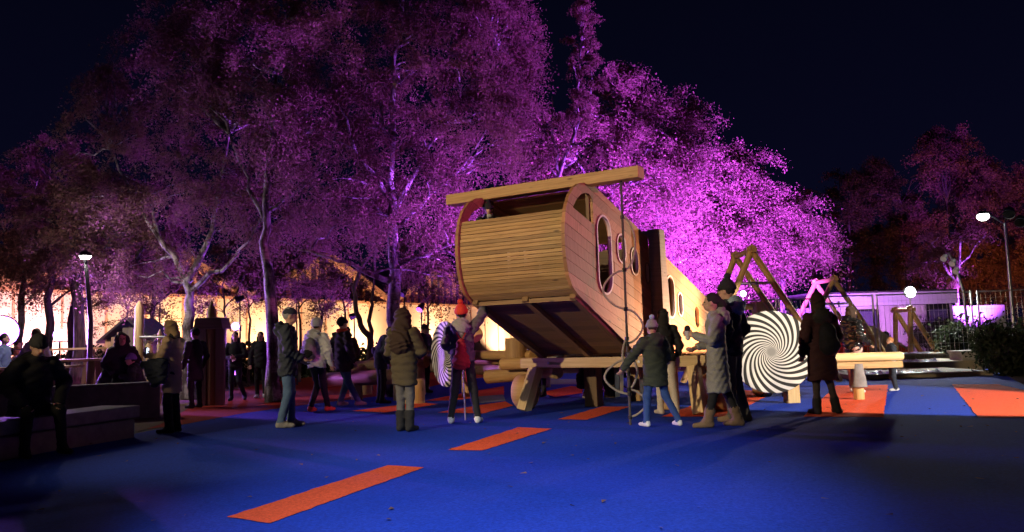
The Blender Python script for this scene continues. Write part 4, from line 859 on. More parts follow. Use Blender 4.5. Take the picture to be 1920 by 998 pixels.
def bounds(p):
    if p[0] == 'cap':
        m = max(p[3], p[4]); a, b = np.asarray(p[1], float), np.asarray(p[2], float); return np.minimum(a, b)-m, np.maximum(a, b)+m
    if p[0] == 'ell': return np.asarray(p[1])-np.asarray(p[2]), np.asarray(p[1])+np.asarray(p[2])
    c = np.asarray(p[1]); rx, ry, th, tz = p[2]; e = np.array([rx+th, ry+th, tz]); return c-e, c+e
CORN = [(0, 0, 0), (1, 0, 0), (0, 1, 0), (1, 1, 0), (0, 0, 1), (1, 0, 1), (0, 1, 1), (1, 1, 1)]
EDG = [(0, 1), (2, 3), (4, 5), (6, 7), (0, 2), (1, 3), (4, 6), (5, 7), (0, 4), (1, 5), (2, 6), (3, 7)]
def sdf_mesh(prims, h, k=.03, disp=None, cut=None, neg=(), late=()):
    """surface of a smooth union of shapes; the material of each face is that of the nearest shape"""
    early = list(prims); prims = early+list(late)
    lo = np.min([bounds(p)[0] for p in prims], axis=0)-3*h; hi = np.max([bounds(p)[1] for p in prims], axis=0)+3*h
    n = np.ceil((hi-lo)/h).astype(int)+1; gx = [lo[i]+h*np.arange(n[i]) for i in range(3)]
    P = np.stack(np.meshgrid(*gx, indexing='ij'), -1).reshape(-1, 3); D = np.full(len(P), 9.0)
    def join(p):
        b0_, b1_ = bounds(p); near = np.all((P > b0_-.12) & (P < b1_+.12), axis=1); q = P[near]; d = sd(q, p); o = D[near]
        hh = np.maximum(k-np.abs(o-d), 0)/k; D[near] = np.minimum(o, d)-hh*hh*k*.25
    for p in early: join(p)
    if cut is not None and late: D = np.maximum(D, cut(P))
    for p in late: join(p)
    if disp is not None: D = D+disp(P)
    for p in neg: D = np.maximum(D, -sd(P, p))
    if cut is not None and not late: D = np.maximum(D, cut(P))
    Fd = D.reshape(n); s = Fd < 0; cs = n-1
    sl = lambda c: tuple(slice(c[i], c[i]+cs[i]) for i in range(3))
    cnt = sum(s[sl(c)].astype(np.int8) for c in CORN); act = (cnt > 0) & (cnt < 8); idx = -np.ones(cs, int); idx[act] = np.arange(act.sum())
    ijk = np.argwhere(act); acc = np.zeros((len(ijk), 3)); num = np.zeros(len(ijk))
    val = [Fd[ijk[:, 0]+c[0], ijk[:, 1]+c[1], ijk[:, 2]+c[2]] for c in CORN]
    for a, b in EDG:
        va, vb = val[a], val[b]; x = (va < 0) != (vb < 0); t = np.where(x, va/np.where(x, va-vb, 1), 0); ca, cb = np.array(CORN[a]), np.array(CORN[b])
        acc += np.where(x[:, None], ca+(cb-ca)*t[:, None], 0); num += x
    V_ = lo+(ijk+acc/num[:, None])*h; quads = []
    for ax in range(3):
        o1, o2 = [i for i in range(3) if i != ax]
        if ax == 1: o1, o2 = o2, o1
        a = [slice(None)]*3; b = [slice(None)]*3; a[ax] = slice(0, n[ax]-1); b[ax] = slice(1, n[ax]); sa, sb = s[tuple(a)], s[tuple(b)]
        for flip, msk in ((False, sa & ~sb), (True, ~sa & sb)):
            e = np.argwhere(msk); e = e[(e[:, o1] > 0) & (e[:, o2] > 0) & (e[:, o1] < n[o1]-1) & (e[:, o2] < n[o2]-1)]
            if not len(e): continue
            def I(d1, d2):
                f = e.copy(); f[:, o1] += d1; f[:, o2] += d2; return idx[f[:, 0], f[:, 1], f[:, 2]]
            q = np.stack([I(-1, -1), I(0, -1), I(0, 0), I(-1, 0)], 1); quads.append(q[:, ::-1] if flip else q)
    Q = np.concatenate(quads); Q = Q[(Q >= 0).all(1)]
    best = np.full(len(V_), 9.0); mi = np.zeros(len(V_), int); names = []
    for p in prims:
        pm_ = p[5] if p[0] == 'cap' else p[3]
        if pm_ not in names: names.append(pm_)
        d = sd(V_, p); c = d < best; best[c] = d[c]; mi[c] = names.index(pm_)
    return V_, Q, mi[Q[:, 0]], names
def rotx(a): c, s = math.cos(a), math.sin(a); return np.array([[1, 0, 0], [0, c, -s], [0, s, c]])
def rotz(a): c, s = math.cos(a), math.sin(a); return np.array([[c, -s, 0], [s, c, 0], [0, 0, 1]])
def merge_meshes(name, parts, parent, scale):
    vs_, qs, ms, names, o = [], [], [], [], 0
    for v, q, m, nm in parts:
        mp = []
        for x in nm:
            if x not in names: names.append(x)
            mp.append(names.index(x))
        vs_.append(v*scale); qs.append(q+o); ms.append(np.array(mp)[m]); o += len(v)
    me = npmesh(name, np.concatenate(vs_), np.concatenate(qs), names, np.concatenate(ms), True)
    ob = bpy.data.objects.new(name, me); COL.objects.link(ob); ob.parent = parent; return ob
def cloth(name, c, rough=.85, sheen=0.0):
    if name in MATS: return name
    m, n, b = newmat(name); t = N(n, 'ShaderNodeTexCoord'); f = noise(n, t.outputs['Object'], 140, 2, .7); a = noise(n, t.outputs['Object'], 9, 4)
    c0 = ramp(n, f, .3, tuple(x*.7 for x in c), .72, tuple(min(1, x*1.3) for x in c)); n.links.new(mixc(n, ramp(n, a, .35, (0, 0, 0), .8, (.4, .4, .4)), c0, tuple(x*.6 for x in c)), b.inputs['Base Color'])
    b.inputs['Roughness'].default_value = rough; bump(n, b, f, .35, .003); return name
for nm_, c_ in dict(skin=(.50, .29, .20), lip=(.38, .12, .10), eye=(.02, .015, .012), hair_brown=(.032, .014, .008), hair_black=(.010, .008, .008), hair_blond=(.34, .22, .11), hair_ginger=(.36, .15, .06), navy=(.014, .02, .036), denim=(.05, .10, .20), denim_bright=(.02, .06, .22), black_cloth=(.009, .009, .011),
        white_cloth=(.62, .62, .62), grey_cloth=(.22, .22, .22), coat_grey=(.30, .30, .275), olive=(.075, .058, .030), beige=(.52, .36, .22), dark_brown=(.030, .024, .020), red_knit=(.68, .055, .02), wine=(.032, .004, .006), red_bag=(.30, .015, .02), green_coat=(.035, .045, .032),
        pink_cloth=(.60, .34, .28), tan_suede=(.20, .13, .07), orange_sole=(.75, .12, .05), off_white=(.58, .52, .43), orange_coat=(.45, .16, .07), violet_cloth=(.16, .12, .30), blue_cloth=(.10, .14, .26), light_blue=(.30, .40, .48), trouser_grey=(.11, .105, .10), stocking=(.045, .03, .028)).items(): cloth(nm_, c_, .6 if nm_ in ('skin', 'lip', 'eye') else .85)
plain('shiny_black', (.010, .010, .011), .16, 0, .1); plain('phone_black', (.01, .01, .012), .2); emit('phone_screen', (.75, .85, 1), 1.6); plain('paper_cup', (.55, .53, .50), .6)
MATS['skin'].node_tree.nodes['Principled BSDF'].inputs['Subsurface Weight'].default_value = 0.0
def hand_prims(w, d, n, s, curl=.5):
    w = np.asarray(w, float); d = unit(d); n = unit(n); s = unit(s); P = [('cap', w-d*.03, w+d*.02, .027, .028, 'skin')]
    for k in (-1.2, 0, 1.2): P.append(('cap', w+s*.010*k, w+d*.075+s*.017*k, .019, .017, 'skin'))
    for i, L in enumerate((.062, .074, .070, .054)):
        b = w+d*.078+s*(1.5-i)*.0195; d1 = unit(d+n*curl*.5); d2 = unit(d+n*curl*1.8); e = b+d1*L*.55; P += [('cap', b, e, .0098, .009, 'skin'), ('cap', e, e+d2*L*.5, .009, .0075, 'skin')]
    t0 = w+d*.02+s*.024; t1 = t0+unit(d*.7+s*.8+n*.2)*.045; P += [('cap', t0, t1, .0125, .0105, 'skin'), ('cap', t1, t1+unit(d+s*.2+n*.6*curl)*.032, .0105, .008, 'skin')]
    return P
def wr(amp, fz=1.0, seed=0):
    def f(P):
        x, y, z = P[:, 0], P[:, 1], P[:, 2]; return amp*(np.sin(31*x+9*np.sin(13*z+seed)+seed)*np.sin(27*z*fz+7*y+seed)+.6*np.sin(47*z*fz+19*x+11*np.sin(9*y+seed)))
    return f
BASE = dict(pel=(0, 0, .93), ch=(0, .0, 1.30), nk=(0, -.01, 1.47), head=(0, .02, 1.635), kL=(-.10, .02, .50), aL=(-.10, -.02, .085), kR=(.10, .02, .50), aR=(.10, -.02, .085), tL=None, tR=None,
            eL=(-.27, -.03, 1.14), wL=(-.25, .09, .90), eR=(.27, -.03, 1.14), wR=(.25, .09, .90), hyaw=0, hpitch=0)
PEOPLE = []
def person(label, X, Y, az, H, pose=None, coat=None, trouser='black_cloth', shoe='black_cloth', boots=0.0, hair=('short', 'hair_brown'), hat=None, scarf=None, z0=0.012, vox=.017, hands=True, group=None, legr=1.0, hood=None):
    J = dict(BASE); J.update(pose or {}); k_ = H/1.75; rt = root('person', (X, Y, z0), label, 'person', group); rt.rotation_euler = (0, 0, -rad(az))
    p = {a: (np.asarray(b, float) if isinstance(b, (tuple, list)) else b) for a, b in J.items()}; PEL, CHE, NK = p['pel'], p['ch'], p['nk']
    B_ = [('cap', PEL+V(0, 0, .02), CHE, .135, .15, 'tee', .70), ('cap', CHE, NK-V(0, 0, .06), .13, .07, 'tee', .75), ('ell', PEL, (.155, .115, .12), trouser)]
    B_ = [tuple((coat['mat'] if coat else trouser) if isinstance(x, str) and x == 'tee' else x for x in q) for q in B_]
    for sd_ in ('L', 'R'):
        sg = -1 if sd_ == 'L' else 1; hip = PEL+V(sg*.085, 0, -.03); kn, an = p['k'+sd_], p['a'+sd_]
        B_ += [('cap', hip, kn, .088*legr, .066*legr, trouser), ('cap', kn, an+V(0, 0, .02), .066*legr, .052*legr, trouser)]
        toe = p['t'+sd_] if p['t'+sd_] is not None else an+V(sg*.02, .17, -.055); heel = an+V(0, -.045, -.045); up = (an-kn)
        B_ += [('cap', heel, toe, .042, .036, shoe), ('cap', an+V(0, .0, -.01), an+V(0, .06, -.035), .047, .044, shoe)]
        if boots: u2 = unit(kn-an); B_ += [('cap', an, an+u2*boots, .056, .068*max(1, legr*.95), shoe)]
    body = [sdf_mesh(B_, vox, .035, wr(.0035, 1, az), cut=lambda P: -.0-P[:, 2])]
    HP = [('ell', (0, -.012, .02), (.074, .094, .108), 'skin'), ('ell', (0, .03, -.055), (.054, .060, .056), 'skin'), ('cap', (0, .086, .006), (0, .108, -.020), .009, .0135, 'skin'), ('ell', (-.076, -.006, -.006), (.012, .020, .030), 'skin'), ('ell', (.076, -.006, -.006), (.012, .020, .030), 'skin'),
          ('ell', (-.03, .080, .014), (.014, .010, .008), 'eye'), ('ell', (.03, .080, .014), (.014, .010, .008), 'eye'), ('ell', (0, .086, -.050), (.022, .010, .008), 'lip'), ('cap', (0, -.012, -.06), (0, -.03, -.20), .05, .056, 'skin')]
    Rh = rotz(-rad(p['hyaw']))@rotx(rad(p['hpitch'])); hd = p['head']
    def head_part(v): return v@Rh.T+hd
    v, q, m_, nm = sdf_mesh(HP, .0095 if vox < .02 else .013, .018); body.append((head_part(v), q, m_, nm))
    if hands:
        for sd_ in ('L', 'R'):
            sg = -1 if sd_ == 'L' else 1; w_, e_ = p['w'+sd_], p['e'+sd_]; d = unit(w_-e_); n_ = unit(np.cross(np.cross(d, V(0, 1, .3)), d)); s_ = np.cross(d, n_); body.append(sdf_mesh(hand_prims(w_+d*.03, d, n_, s_, .9), .0068, .012))
    merge_meshes('body', body, rt, k_)
    if coat:
        cm = coat['mat']; hem = coat.get('hem', .80); rh = coat.get('r', .19); fy = coat.get('fy', .70); wst = PEL+V(0, 0, .08); bulk = coat.get('bulk', 1.0)
        C_ = [('cap', CHE+V(0, 0, .04), wst, .168*bulk, .172*bulk, cm, fy), ('cap', CHE+V(0, 0, .02), NK-V(0, 0, .05), .16*bulk, .09*bulk, cm, .8), ('cap', wst, coat.get('tail', PEL+V(0, 0, hem-PEL[2]-.05)), .172*bulk, max(rh, .19), cm, fy), ('ell', NK+V(0, 0, .0), (.085, .085, .05), cm)]; L_ = []
        for sd_ in ('L', 'R'):
            sg = -1 if sd_ == 'L' else 1; sh = NK+V(sg*.175, 0, -.06); e_, w_ = p['e'+sd_], p['w'+sd_]; L_ += [('cap', sh, e_, .078*bulk, .066*bulk, cm), ('cap', e_, w_, .066*bulk, .050*bulk, coat.get('cuff', cm))]
        if hood: C_ += [('ell', NK+V(0, -.115, -.035), (.145, .075, .105), hood), ('ell', NK+V(0, -.085, .05), (.11, .05, .05), hood)]
        pf = coat.get('puffer', 0); wamp = coat.get('wr', .006)*1.5; base = wr(wamp, 1, az+H*7)
        dsp = (lambda P: base(P)-.016*np.abs(np.sin(math.pi*P[:, 2]/pf))+.008) if pf else base
        zc = coat.get('cutz', hem)
        body2 = [sdf_mesh(C_, vox, .03, dsp, cut=(lambda P: zc+.012*np.sin(P[:, 0]*17+az)-P[:, 2]), late=L_)]
        merge_meshes(coat.get('name', 'coat'), body2, rt, k_)
    if hair:
        st, hm = hair; A_ = [('ell', (0, -.024, .036), (.084, .097, .104), hm)]; neg = [('ell', (0, .115, -.035), (.10, .085, .125), hm)]; amp = .004
        if st == 'long': A_ += [('cap', (0, -.05, .0), (0, -.085, -.33), .088, .085, hm, .62), ('cap', (-.07, -.02, -.02), (-.085, -.04, -.22), .03, .025, hm), ('cap', (.07, -.02, -.02), (.085, -.04, -.22), .03, .025, hm)]; amp = .007
        elif st == 'wavy': A_ += [('cap', (0, -.045, .01), (0, -.125, -.38), .13, .17, hm, .66), ('cap', (-.08, -.02, .0), (-.11, -.03, -.25), .045, .04, hm), ('cap', (.08, -.02, .0), (.11, -.03, -.25), .045, .04, hm)]; amp = .013
        elif st == 'bob': A_ += [('cap', (0, -.04, .0), (0, -.06, -.12), .098, .09, hm, .8), ('cap', (-.07, .0, .0), (-.08, .0, -.12), .032, .028, hm), ('cap', (.07, .0, .0), (.08, .0, -.12), .032, .028, hm)]; amp = .008
        elif st == 'tail': A_ += [('cap', (0, -.10, .04), (0, -.15, -.02), .04, .045, hm), ('cap', (0, -.15, -.02), (0, -.16, -.20), .045, .02, hm)]
        v, q, m_, nm = sdf_mesh(A_, .0105 if vox < .02 else .015, .03, wr(amp, .5, H*9), neg=neg, cut=(lambda P: -.07-P[:, 2]) if st == 'short' else None)
        merge_meshes('hair', [(head_part(v), q, m_, nm)], rt, k_)
    if hat:
        st, hm = hat[0], hat[1]; ht = hat[2] if len(hat) > 2 else 1.0
        if st in ('beanie', 'pom'):
            A_ = [('ell', (0, -.014, .05), (.094, .110, .112*ht), hm), ('ring', (0, -.012, .040), (.087, .103, .016, .03), hm)]
            if st == 'pom': A_ += [('ell', (0, -.03, .05+.112*ht+.03), (.045, .045, .042), hat[3] if len(hat) > 3 else hm)]
            cut = lambda P: .012-P[:, 2]; dsp = lambda P: .0022*np.sin(60*np.arctan2(P[:, 0], P[:, 1]+.014))
        elif st == 'cap':
            A_ = [('ell', (0, -.014, .052), (.089, .107, .085), hm), ('ell', (0, .135, .048), (.068, .085, .010), hm)]; cut = lambda P: .034+.0*P[:, 0]-P[:, 2]; dsp = None
        elif st == 'beret':
            A_ = [('ell', (0, -.02, .062), (.118, .128, .075), hm), ('ring', (0, -.012, .038), (.086, .102, .013, .022), hm)]; cut = lambda P: .014-P[:, 2]; dsp = wr(.004, .6, 2)
        elif st == 'helmet':
            A_ = [('ell', (0, -.012, .045), (.105, .122, .118), hm)]; cut = lambda P: -.02-P[:, 2]; dsp = None
        v, q, m_, nm = sdf_mesh(A_, .0085 if vox < .02 else .012, .012, dsp, cut); merge_meshes('hat', [(head_part(v), q, m_, nm)], rt, k_)
    if scarf:
        n0 = NK+V(0, .01, .02); A_ = [('ring', n0, (.078, .078, .034, .05), scarf), ('cap', n0+V(.03, .09, -.02), n0+V(.045, .12, -.20), .032, .03, scarf)]; merge_meshes('scarf', [sdf_mesh(A_, .012, .02, wr(.005, 1, 3))], rt, k_)
    R3 = rotz(-rad(az)); return lambda loc: V(X, Y, z0)+R3@(np.asarray(loc, float)*k_), R3, k_, rt
def loose(name, label, cat, parts, group=None, smooth=True):
    """a carried thing: parts = [(part name, prims, voxel, smoothing, displacement)] in world metres"""
    c = np.mean([(bounds(p)[0]+bounds(p)[1])/2 for pt_ in parts for p in pt_[1]], axis=0); zmin = min(bounds(p)[0][2] for pt_ in parts for p in pt_[1]); rt = root(name, (c[0], c[1], zmin), label, cat, group); o = np.array(rt['_o'])
    for nm, prims, vx, kk, dsp in parts:
        v, q, m_, names = sdf_mesh(prims, vx, kk, dsp); me = npmesh(nm, v-o, q, names, m_, True); ob = bpy.data.objects.new(nm, me); COL.objects.link(ob); ob.parent = rt
    return rt
def feet(px, py): q = gnd(px, py); return float(q[0]), float(q[1])
# seated figure on the concrete bench
sc_ = bd0+bdir*.55+bnn*.22
person('dark hunched figure sitting on the concrete bench', sc_[0], sc_[1], 128, 1.80, dict(pel=(0, 0, .545), ch=(0, .10, .92), nk=(0, .15, 1.10), head=(0, .21, 1.25), hpitch=-22, kL=(-.17, .40, .50), aL=(-.20, .42, .085), kR=(.17, .40, .50), aR=(.19, .40, .085), eL=(-.33, .12, .83), wL=(-.20, .33, .60), eR=(.33, .12, .83), wR=(.20, .33, .60)),
       coat=dict(mat='black_cloth', hem=.46, bulk=1.25, r=.25, fy=.85), trouser='black_cloth', hair=('short', 'hair_black'), hat=('beanie', 'black_cloth'), hood='black_cloth')
# woman in beige coat, looking at her phone
x, y = feet(322, 813)
W_, R3, kk, _p = person('woman in a beige coat and black boots looking at her phone', x, y, -82, 1.63, dict(head=(0, .05, 1.615), hpitch=-20, eL=(-.24, .05, 1.16), wL=(-.10, .30, 1.20), eR=(.24, .05, 1.14), wR=(.08, .31, 1.18)), coat=dict(mat='beige', hem=.62, r=.185), trouser='black_cloth', boots=.34, hair=('bob', 'hair_blond'), scarf='black_cloth')
loose('mobile_phone', 'lit mobile phone held by the woman in the beige coat', 'phone', [('case', [('cap', W_((-.03, .43, 1.25))+V(0, 0, -.05), W_((-.03, .43, 1.25))+V(0, 0, .06), .028, .028, 'phone_black')], .009, .01, None), ('screen', [('cap', W_((-.03, .405, 1.25))+V(0, 0, -.045), W_((-.03, .405, 1.25))+V(0, 0, .055), .022, .022, 'phone_screen')], .008, .01, None)])
loose('folded_jacket', 'dark navy jacket and bag hanging over her forearm beside the beige coat', 'jacket', [('jacket', [('cap', W_((-.30, .26, 1.06)), W_((-.30, -.02, 1.08)), .075, .09, 'navy'), ('cap', W_((-.30, .16, 1.0)), W_((-.29, .10, .82)), .10, .085, 'navy'), ('cap', W_((-.31, .0, 1.0)), W_((-.31, -.03, .84)), .10, .07, 'navy')], .016, .06, wr(.012, 1, 5))])
# man in cap
x, y = feet(540, 802)
person('man in a dark cap, navy jacket and blue jeans', x, y, 78, 1.76, dict(eR=(.25, .02, 1.13), wR=(.20, .20, 1.02), eL=(-.26, -.02, 1.12), wL=(-.22, .16, .98), head=(0, .045, 1.63), kL=(-.09, .03, .5), aL=(-.09, .04, .085), aR=(.10, -.09, .085)), coat=dict(mat='navy', hem=.76, r=.205, bulk=1.12, wr=.009), trouser='denim', shoe='grey_cloth', hair=('short', 'grey_cloth'), hat=('cap', 'navy'), legr=1.12, hood='navy')
# white jacket walker
x, y = feet(595, 774)
W_, R3, kk, _p = person('person in a hooded white jacket with a grey rucksack, walking', x, y, 20, 1.66, dict(kL=(-.09, .16, .52), aL=(-.10, -.06, .10), kR=(.10, .06, .50), aR=(.10, .20, .085), tL=(-.11, .10, .035), eL=(-.28, .03, 1.15), wL=(-.26, .16, 1.0)), coat=dict(mat='white_cloth', hem=.84, r=.18, bulk=1.12, name='jacket', wr=.009), trouser='black_cloth', shoe='orange_sole', hair=('short', 'hair_brown'), hat=('helmet', 'white_cloth'), hood='white_cloth')
loose('rucksack', 'grey rucksack on the back of the white jacket', 'rucksack', [('pack', [('cap', W_((0, -.22, 1.08)), W_((0, -.22, 1.30)), .11, .10, 'grey_cloth'), ('ell', W_((0, -.29, 1.10)), (.09, .07, .08), 'black_cloth')], .014, .04, wr(.005, 1, 2))])
# man with red scarf
x, y = feet(643, 764)
person('man in a dark brown coat with a red scarf, striding away', x, y, 40, 1.70, dict(kL=(-.10, .20, .52), aL=(-.10, .02, .10), kR=(.10, .05, .50), aR=(.10, .30, .085), kR_=0, pel=(0, .0, .92), aL_=0), coat=dict(mat='dark_brown', hem=.70, r=.20, bulk=1.12, wr=.008), trouser='denim', shoe='grey_cloth', hair=('short', 'hair_black'), hat=('beanie', 'black_cloth', .9), scarf='red_knit', legr=1.08)
x, y = feet(652, 742)
person('dark haired figure half hidden between the white jacket and the red scarf', x, y, 180, 1.60, None, coat=dict(mat='wine', hem=.8), hair=('long', 'hair_black'), vox=.022, hands=False)
# olive puffer woman
x, y = feet(760, 810)
person('woman with long wavy brown hair in an olive puffer coat', x, y, 22, 1.64, dict(kL=(-.075, .02, .5), aL=(-.075, 0, .085), kR=(.08, .02, .5), aR=(.085, -.02, .085), eL=(-.27, .05, 1.14), wL=(-.13, .24, 1.10), eR=(.27, .05, 1.14), wR=(.13, .24, 1.08)), coat=dict(mat='olive', hem=.66, r=.185, bulk=1.14, puffer=.105, wr=.005), trouser='trouser_grey', boots=.17, shoe='black_cloth', hair=('wavy', 'hair_brown'), legr=.98)
# red beanie reaching
x, y = feet(871, 795)
W_, R3, kk, _p = person('person in a red bobble hat reaching up to the wooden nose', x, y, 8, 1.70, dict(kL=(-.14, .03, .5), aL=(-.20, -.02, .085), kR=(.14, .03, .5), aR=(.20, .0, .085), eR=(.30, .12, 1.62), wR=(.32, .17, 1.86), eL=(-.28, .05, 1.17), wL=(-.20, .24, 1.06), head=(.0, .0, 1.63), hpitch=14), coat=dict(mat='trouser_grey', hem=.92, r=.17, name='jacket', armfree=1, bulk=1.05), trouser='black_cloth', shoe='white_cloth', hair=('short', 'hair_black'), hat=('pom', 'red_knit', 1.0), hood='coat_grey')
loose('drawstring_bag', 'red drawstring bag hanging on the back of the reaching person', 'bag', [('sack', [('cap', W_((.02, -.20, 1.20)), W_((.02, -.21, .92)), .06, .10, 'red_bag'), ('ell', W_((.02, -.21, .90)), (.13, .07, .10), 'red_bag')], .013, .05, wr(.008, 1, 1)), ('cord', [('cap', W_((.02, -.17, 1.22)), W_((-.12, -.12, 1.43)), .010, .010, 'red_bag')], .007, .01, None), ('cord', [('cap', W_((.02, -.17, 1.22)), W_((.13, -.12, 1.43)), .010, .010, 'red_bag')], .007, .01, None), ('cord', [('cap', W_((.07, -.2, .85)), W_((.09, -.20, .62)), .009, .007, 'red_bag')], .007, .01, None)])
sp0 = gnd(873, 790); sk = root('walking_pole', V(*sp0[:2], 0), 'thin grey walking pole between the legs of the reaching person', 'walking pole'); m = MB(); m.tube([V(sp0[0], sp0[1], .015), V(sp0[0]-.02, sp0[1]-.0, .80)], [.012, .014], 8); m.obj('shaft', 'steel', sk, True); m = MB(); m.tube([V(sp0[0]-.02, sp0[1], .80), V(sp0[0]-.022, sp0[1], .90)], [.018, .016], 8); m.obj('handle', 'black_metal', sk, True)
# child at the rope and the girl beside it
x, y = feet(1232, 801)
person('child in a grey bobble hat, green coat and blue jeans pulling the rope', x, y, -20, 1.36, dict(kL=(-.13, .06, .5), aL=(-.18, .02, .085), kR=(.18, -.02, .5), aR=(.32, -.16, .085), eL=(-.36, .08, 1.18), wL=(-.47, .20, .98), eR=(.29, .02, 1.15), wR=(.24, .22, 1.0), pel=(.02, 0, .93)), coat=dict(mat='green_coat', hem=.66, r=.225, bulk=1.22), trouser='denim_bright', shoe='white_cloth', hair=('short', 'hair_brown'), hat=('pom', 'grey_cloth', 1.0, 'light_blue'), hood='green_coat')
x, y = feet(1252, 778)
person('long haired girl in a black top and white trousers', x, y, -12, 1.56, dict(kL=(-.09, .05, .5), aL=(-.11, .02, .085), kR=(.12, .02, .5), aR=(.14, -.04, .085)), coat=dict(mat='black_cloth', hem=.86, r=.16, name='jacket'), trouser='off_white', shoe='off_white', hair=('long', 'hair_black'), legr=1.05)
# couple
x, y = feet(1352, 802)
W_, R3, kk, _p = person('woman in a long grey coat holding a paper cup', x, y, -74, 1.68, dict(kL=(-.10, .05, .5), aL=(-.10, .16, .085), kR=(.10, -.08, .5), aR=(.10, -.22, .085), eL=(-.25, .04, 1.14), wL=(-.13, .26, 1.20), eR=(.25, .02, 1.13), wR=(.10, .24, 1.05), head=(0, .04, 1.63)), coat=dict(mat='coat_grey', hem=.46, r=.235, bulk=1.06, wr=.007), trouser='black_cloth', shoe='tan_suede', boots=.13, hair=('tail', 'hair_black'), hood='coat_grey')
c = W_((-.08, .36, 1.22)); loose('paper_cup', 'white paper cup with a dark lid held by the grey coat woman', 'cup', [('cup', [('cap', c-UZ*.045, c+UZ*.05, .030, .038, 'paper_cup')], .008, .005, None), ('lid', [('cap', c+UZ*.065, c+UZ*.08, .042, .040, 'black_cloth')], .008, .005, None)])
x, y = feet(1384, 794); y += .12
person('tall man in a navy jacket and grey trousers behind the grey coat', x, y, -50, 1.86, dict(kL=(-.11, .0, .5), kR=(.11, .02, .5), aR=(.13, -.08, .085), eL=(-.26, -.08, 1.15), wL=(-.14, .02, .98), eR=(.26, -.08, 1.15), wR=(.14, .02, .98)), coat=dict(mat='navy', hem=.82, r=.18, bulk=1.1, name='jacket'), trouser='trouser_grey', shoe='tan_suede', hair=('short', 'hair_black'), hat=('pom', 'black_cloth', 1.0), legr=1.2, hood='light_blue', hands=False)
# woman in wine red hat
x, y = feet(1548, 778)
W_, R3, kk, _p = person('woman in a wine red knitted hat and dark wine coat', x, y, -10, 1.66, dict(kL=(-.10, .02, .5), aL=(-.12, .02, .085), kR=(.12, .04, .5), aR=(.17, -.02, .085), tR=(.30, .08, .03)), coat=dict(mat='wine', hem=.50, r=.235, bulk=1.18), trouser='stocking', shoe='black_cloth', boots=.10, hair=('bob', 'hair_brown'), hat=('beanie', 'wine', 1.12), hood='dark_brown', legr=.85)
loose('rucksack', 'black rucksack on the back of the wine red coat', 'rucksack', [('pack', [('cap', W_((-.02, -.25, 1.0)), W_((-.02, -.23, 1.22)), .13, .11, 'black_cloth'), ('ell', W_((-.02, -.34, 1.02)), (.10, .06, .09), 'black_cloth')], .014, .04, wr(.004, 1, 2))])
# woman in shiny puffer + toddler
x, y = feet(1606, 737)
person('woman in a shiny black puffer jacket and pink trousers', x, y, 75, 1.58, dict(kL=(-.12, .03, .5), aL=(-.14, .05, .085), kR=(.11, .0, .5), aR=(.14, -.12, .085), eR=(.26, .0, 1.12), wR=(.20, .20, .98)), coat=dict(mat='shiny_black', hem=.82, r=.19, bulk=1.22, puffer=.10, name='jacket', wr=.012), trouser='pink_cloth', shoe='white_cloth', hair=('bob', 'hair_brown'), hood='shiny_black', legr=1.35)
x, y = feet(1677, 734)
person('small blond toddler in a dark outfit with striped sleeves', x, y, -80, 1.0, dict(head=(0, .02, 1.60), kL=(-.10, .03, .45), kR=(.10, 0, .45), aR=(.10, -.1, .085)), coat=dict(mat='navy', hem=.72, r=.20, bulk=1.3, cuff='white_cloth'), trouser='navy', shoe='white_cloth', hair=('short', 'hair_ginger'), vox=.02, legr=1.25)
# background figures on the left
BG = 'dark figures at the edge of the red pad'
x, y = feet(441, 752); person('dark figure stepping with folded arms on the red pad', x, y, 170, 1.55, dict(kL=(-.1, .05, .5), aL=(-.22, -.12, .085), eL=(-.27, .06, 1.14), wL=(-.05, .22, 1.12), eR=(.27, .06, 1.14), wR=(.05, .22, 1.08)), coat=dict(mat='black_cloth', hem=.84), trouser='navy', vox=.022, group=BG, hair=('long', 'hair_black'))
x, y = feet(489, 747); person('dark figure in white trainers with a pale hem on the red pad', x, y, 175, 1.55, None, coat=dict(mat='black_cloth', hem=.80), trouser='black_cloth', shoe='white_cloth', vox=.022, group=BG, hair=('long', 'hair_black'))
c = at(366, 700, 16.0); person('dark figure behind the woman in the beige coat', c[0], c[1], -60, 1.62, None, coat=dict(mat='black_cloth', hem=.6), trouser='black_cloth', hat=('cap', 'black_cloth'), vox=.022, hands=False)
c = at(228, 700, 15.2); person('tall dark seated silhouette with spiky hair behind the low wall', c[0], c[1], 150, 1.70, dict(pel=(0, 0, .80), ch=(0, .03, 1.14), nk=(0, .04, 1.31), head=(0, .08, 1.47), eL=(-.30, .05, 1.0), wL=(-.2, .25, .85), eR=(.30, .05, 1.0), wR=(.2, .25, .85), kL=(-.15, .35, .55), aL=(-.16, .36, .085), kR=(.15, .35, .55), aR=(.16, .36, .085)), coat=dict(mat='black_cloth', hem=.55, bulk=1.2), hair=('wavy', 'hair_black'), vox=.022, hands=False)
c = at(262, 700, 15.0); person('small dark crouched silhouette beside the climbing frame', c[0], c[1], -110, 1.50, dict(pel=(0, 0, .55), ch=(0, .10, .90), nk=(0, .14, 1.06), head=(0, .19, 1.20), eL=(-.28, .14, .82), wL=(-.15, .36, .85), eR=(.28, .14, .82), wR=(.15, .36, .85), kL=(-.15, .35, .52), aL=(-.15, .15, .085), kR=(.15, .35, .52), aR=(.15, .15, .085)), coat=dict(mat='black_cloth', hem=.45, bulk=1.2), hair=('short', 'hair_black'), hat=('beanie', 'violet_cloth'), vox=.022, hands=False)
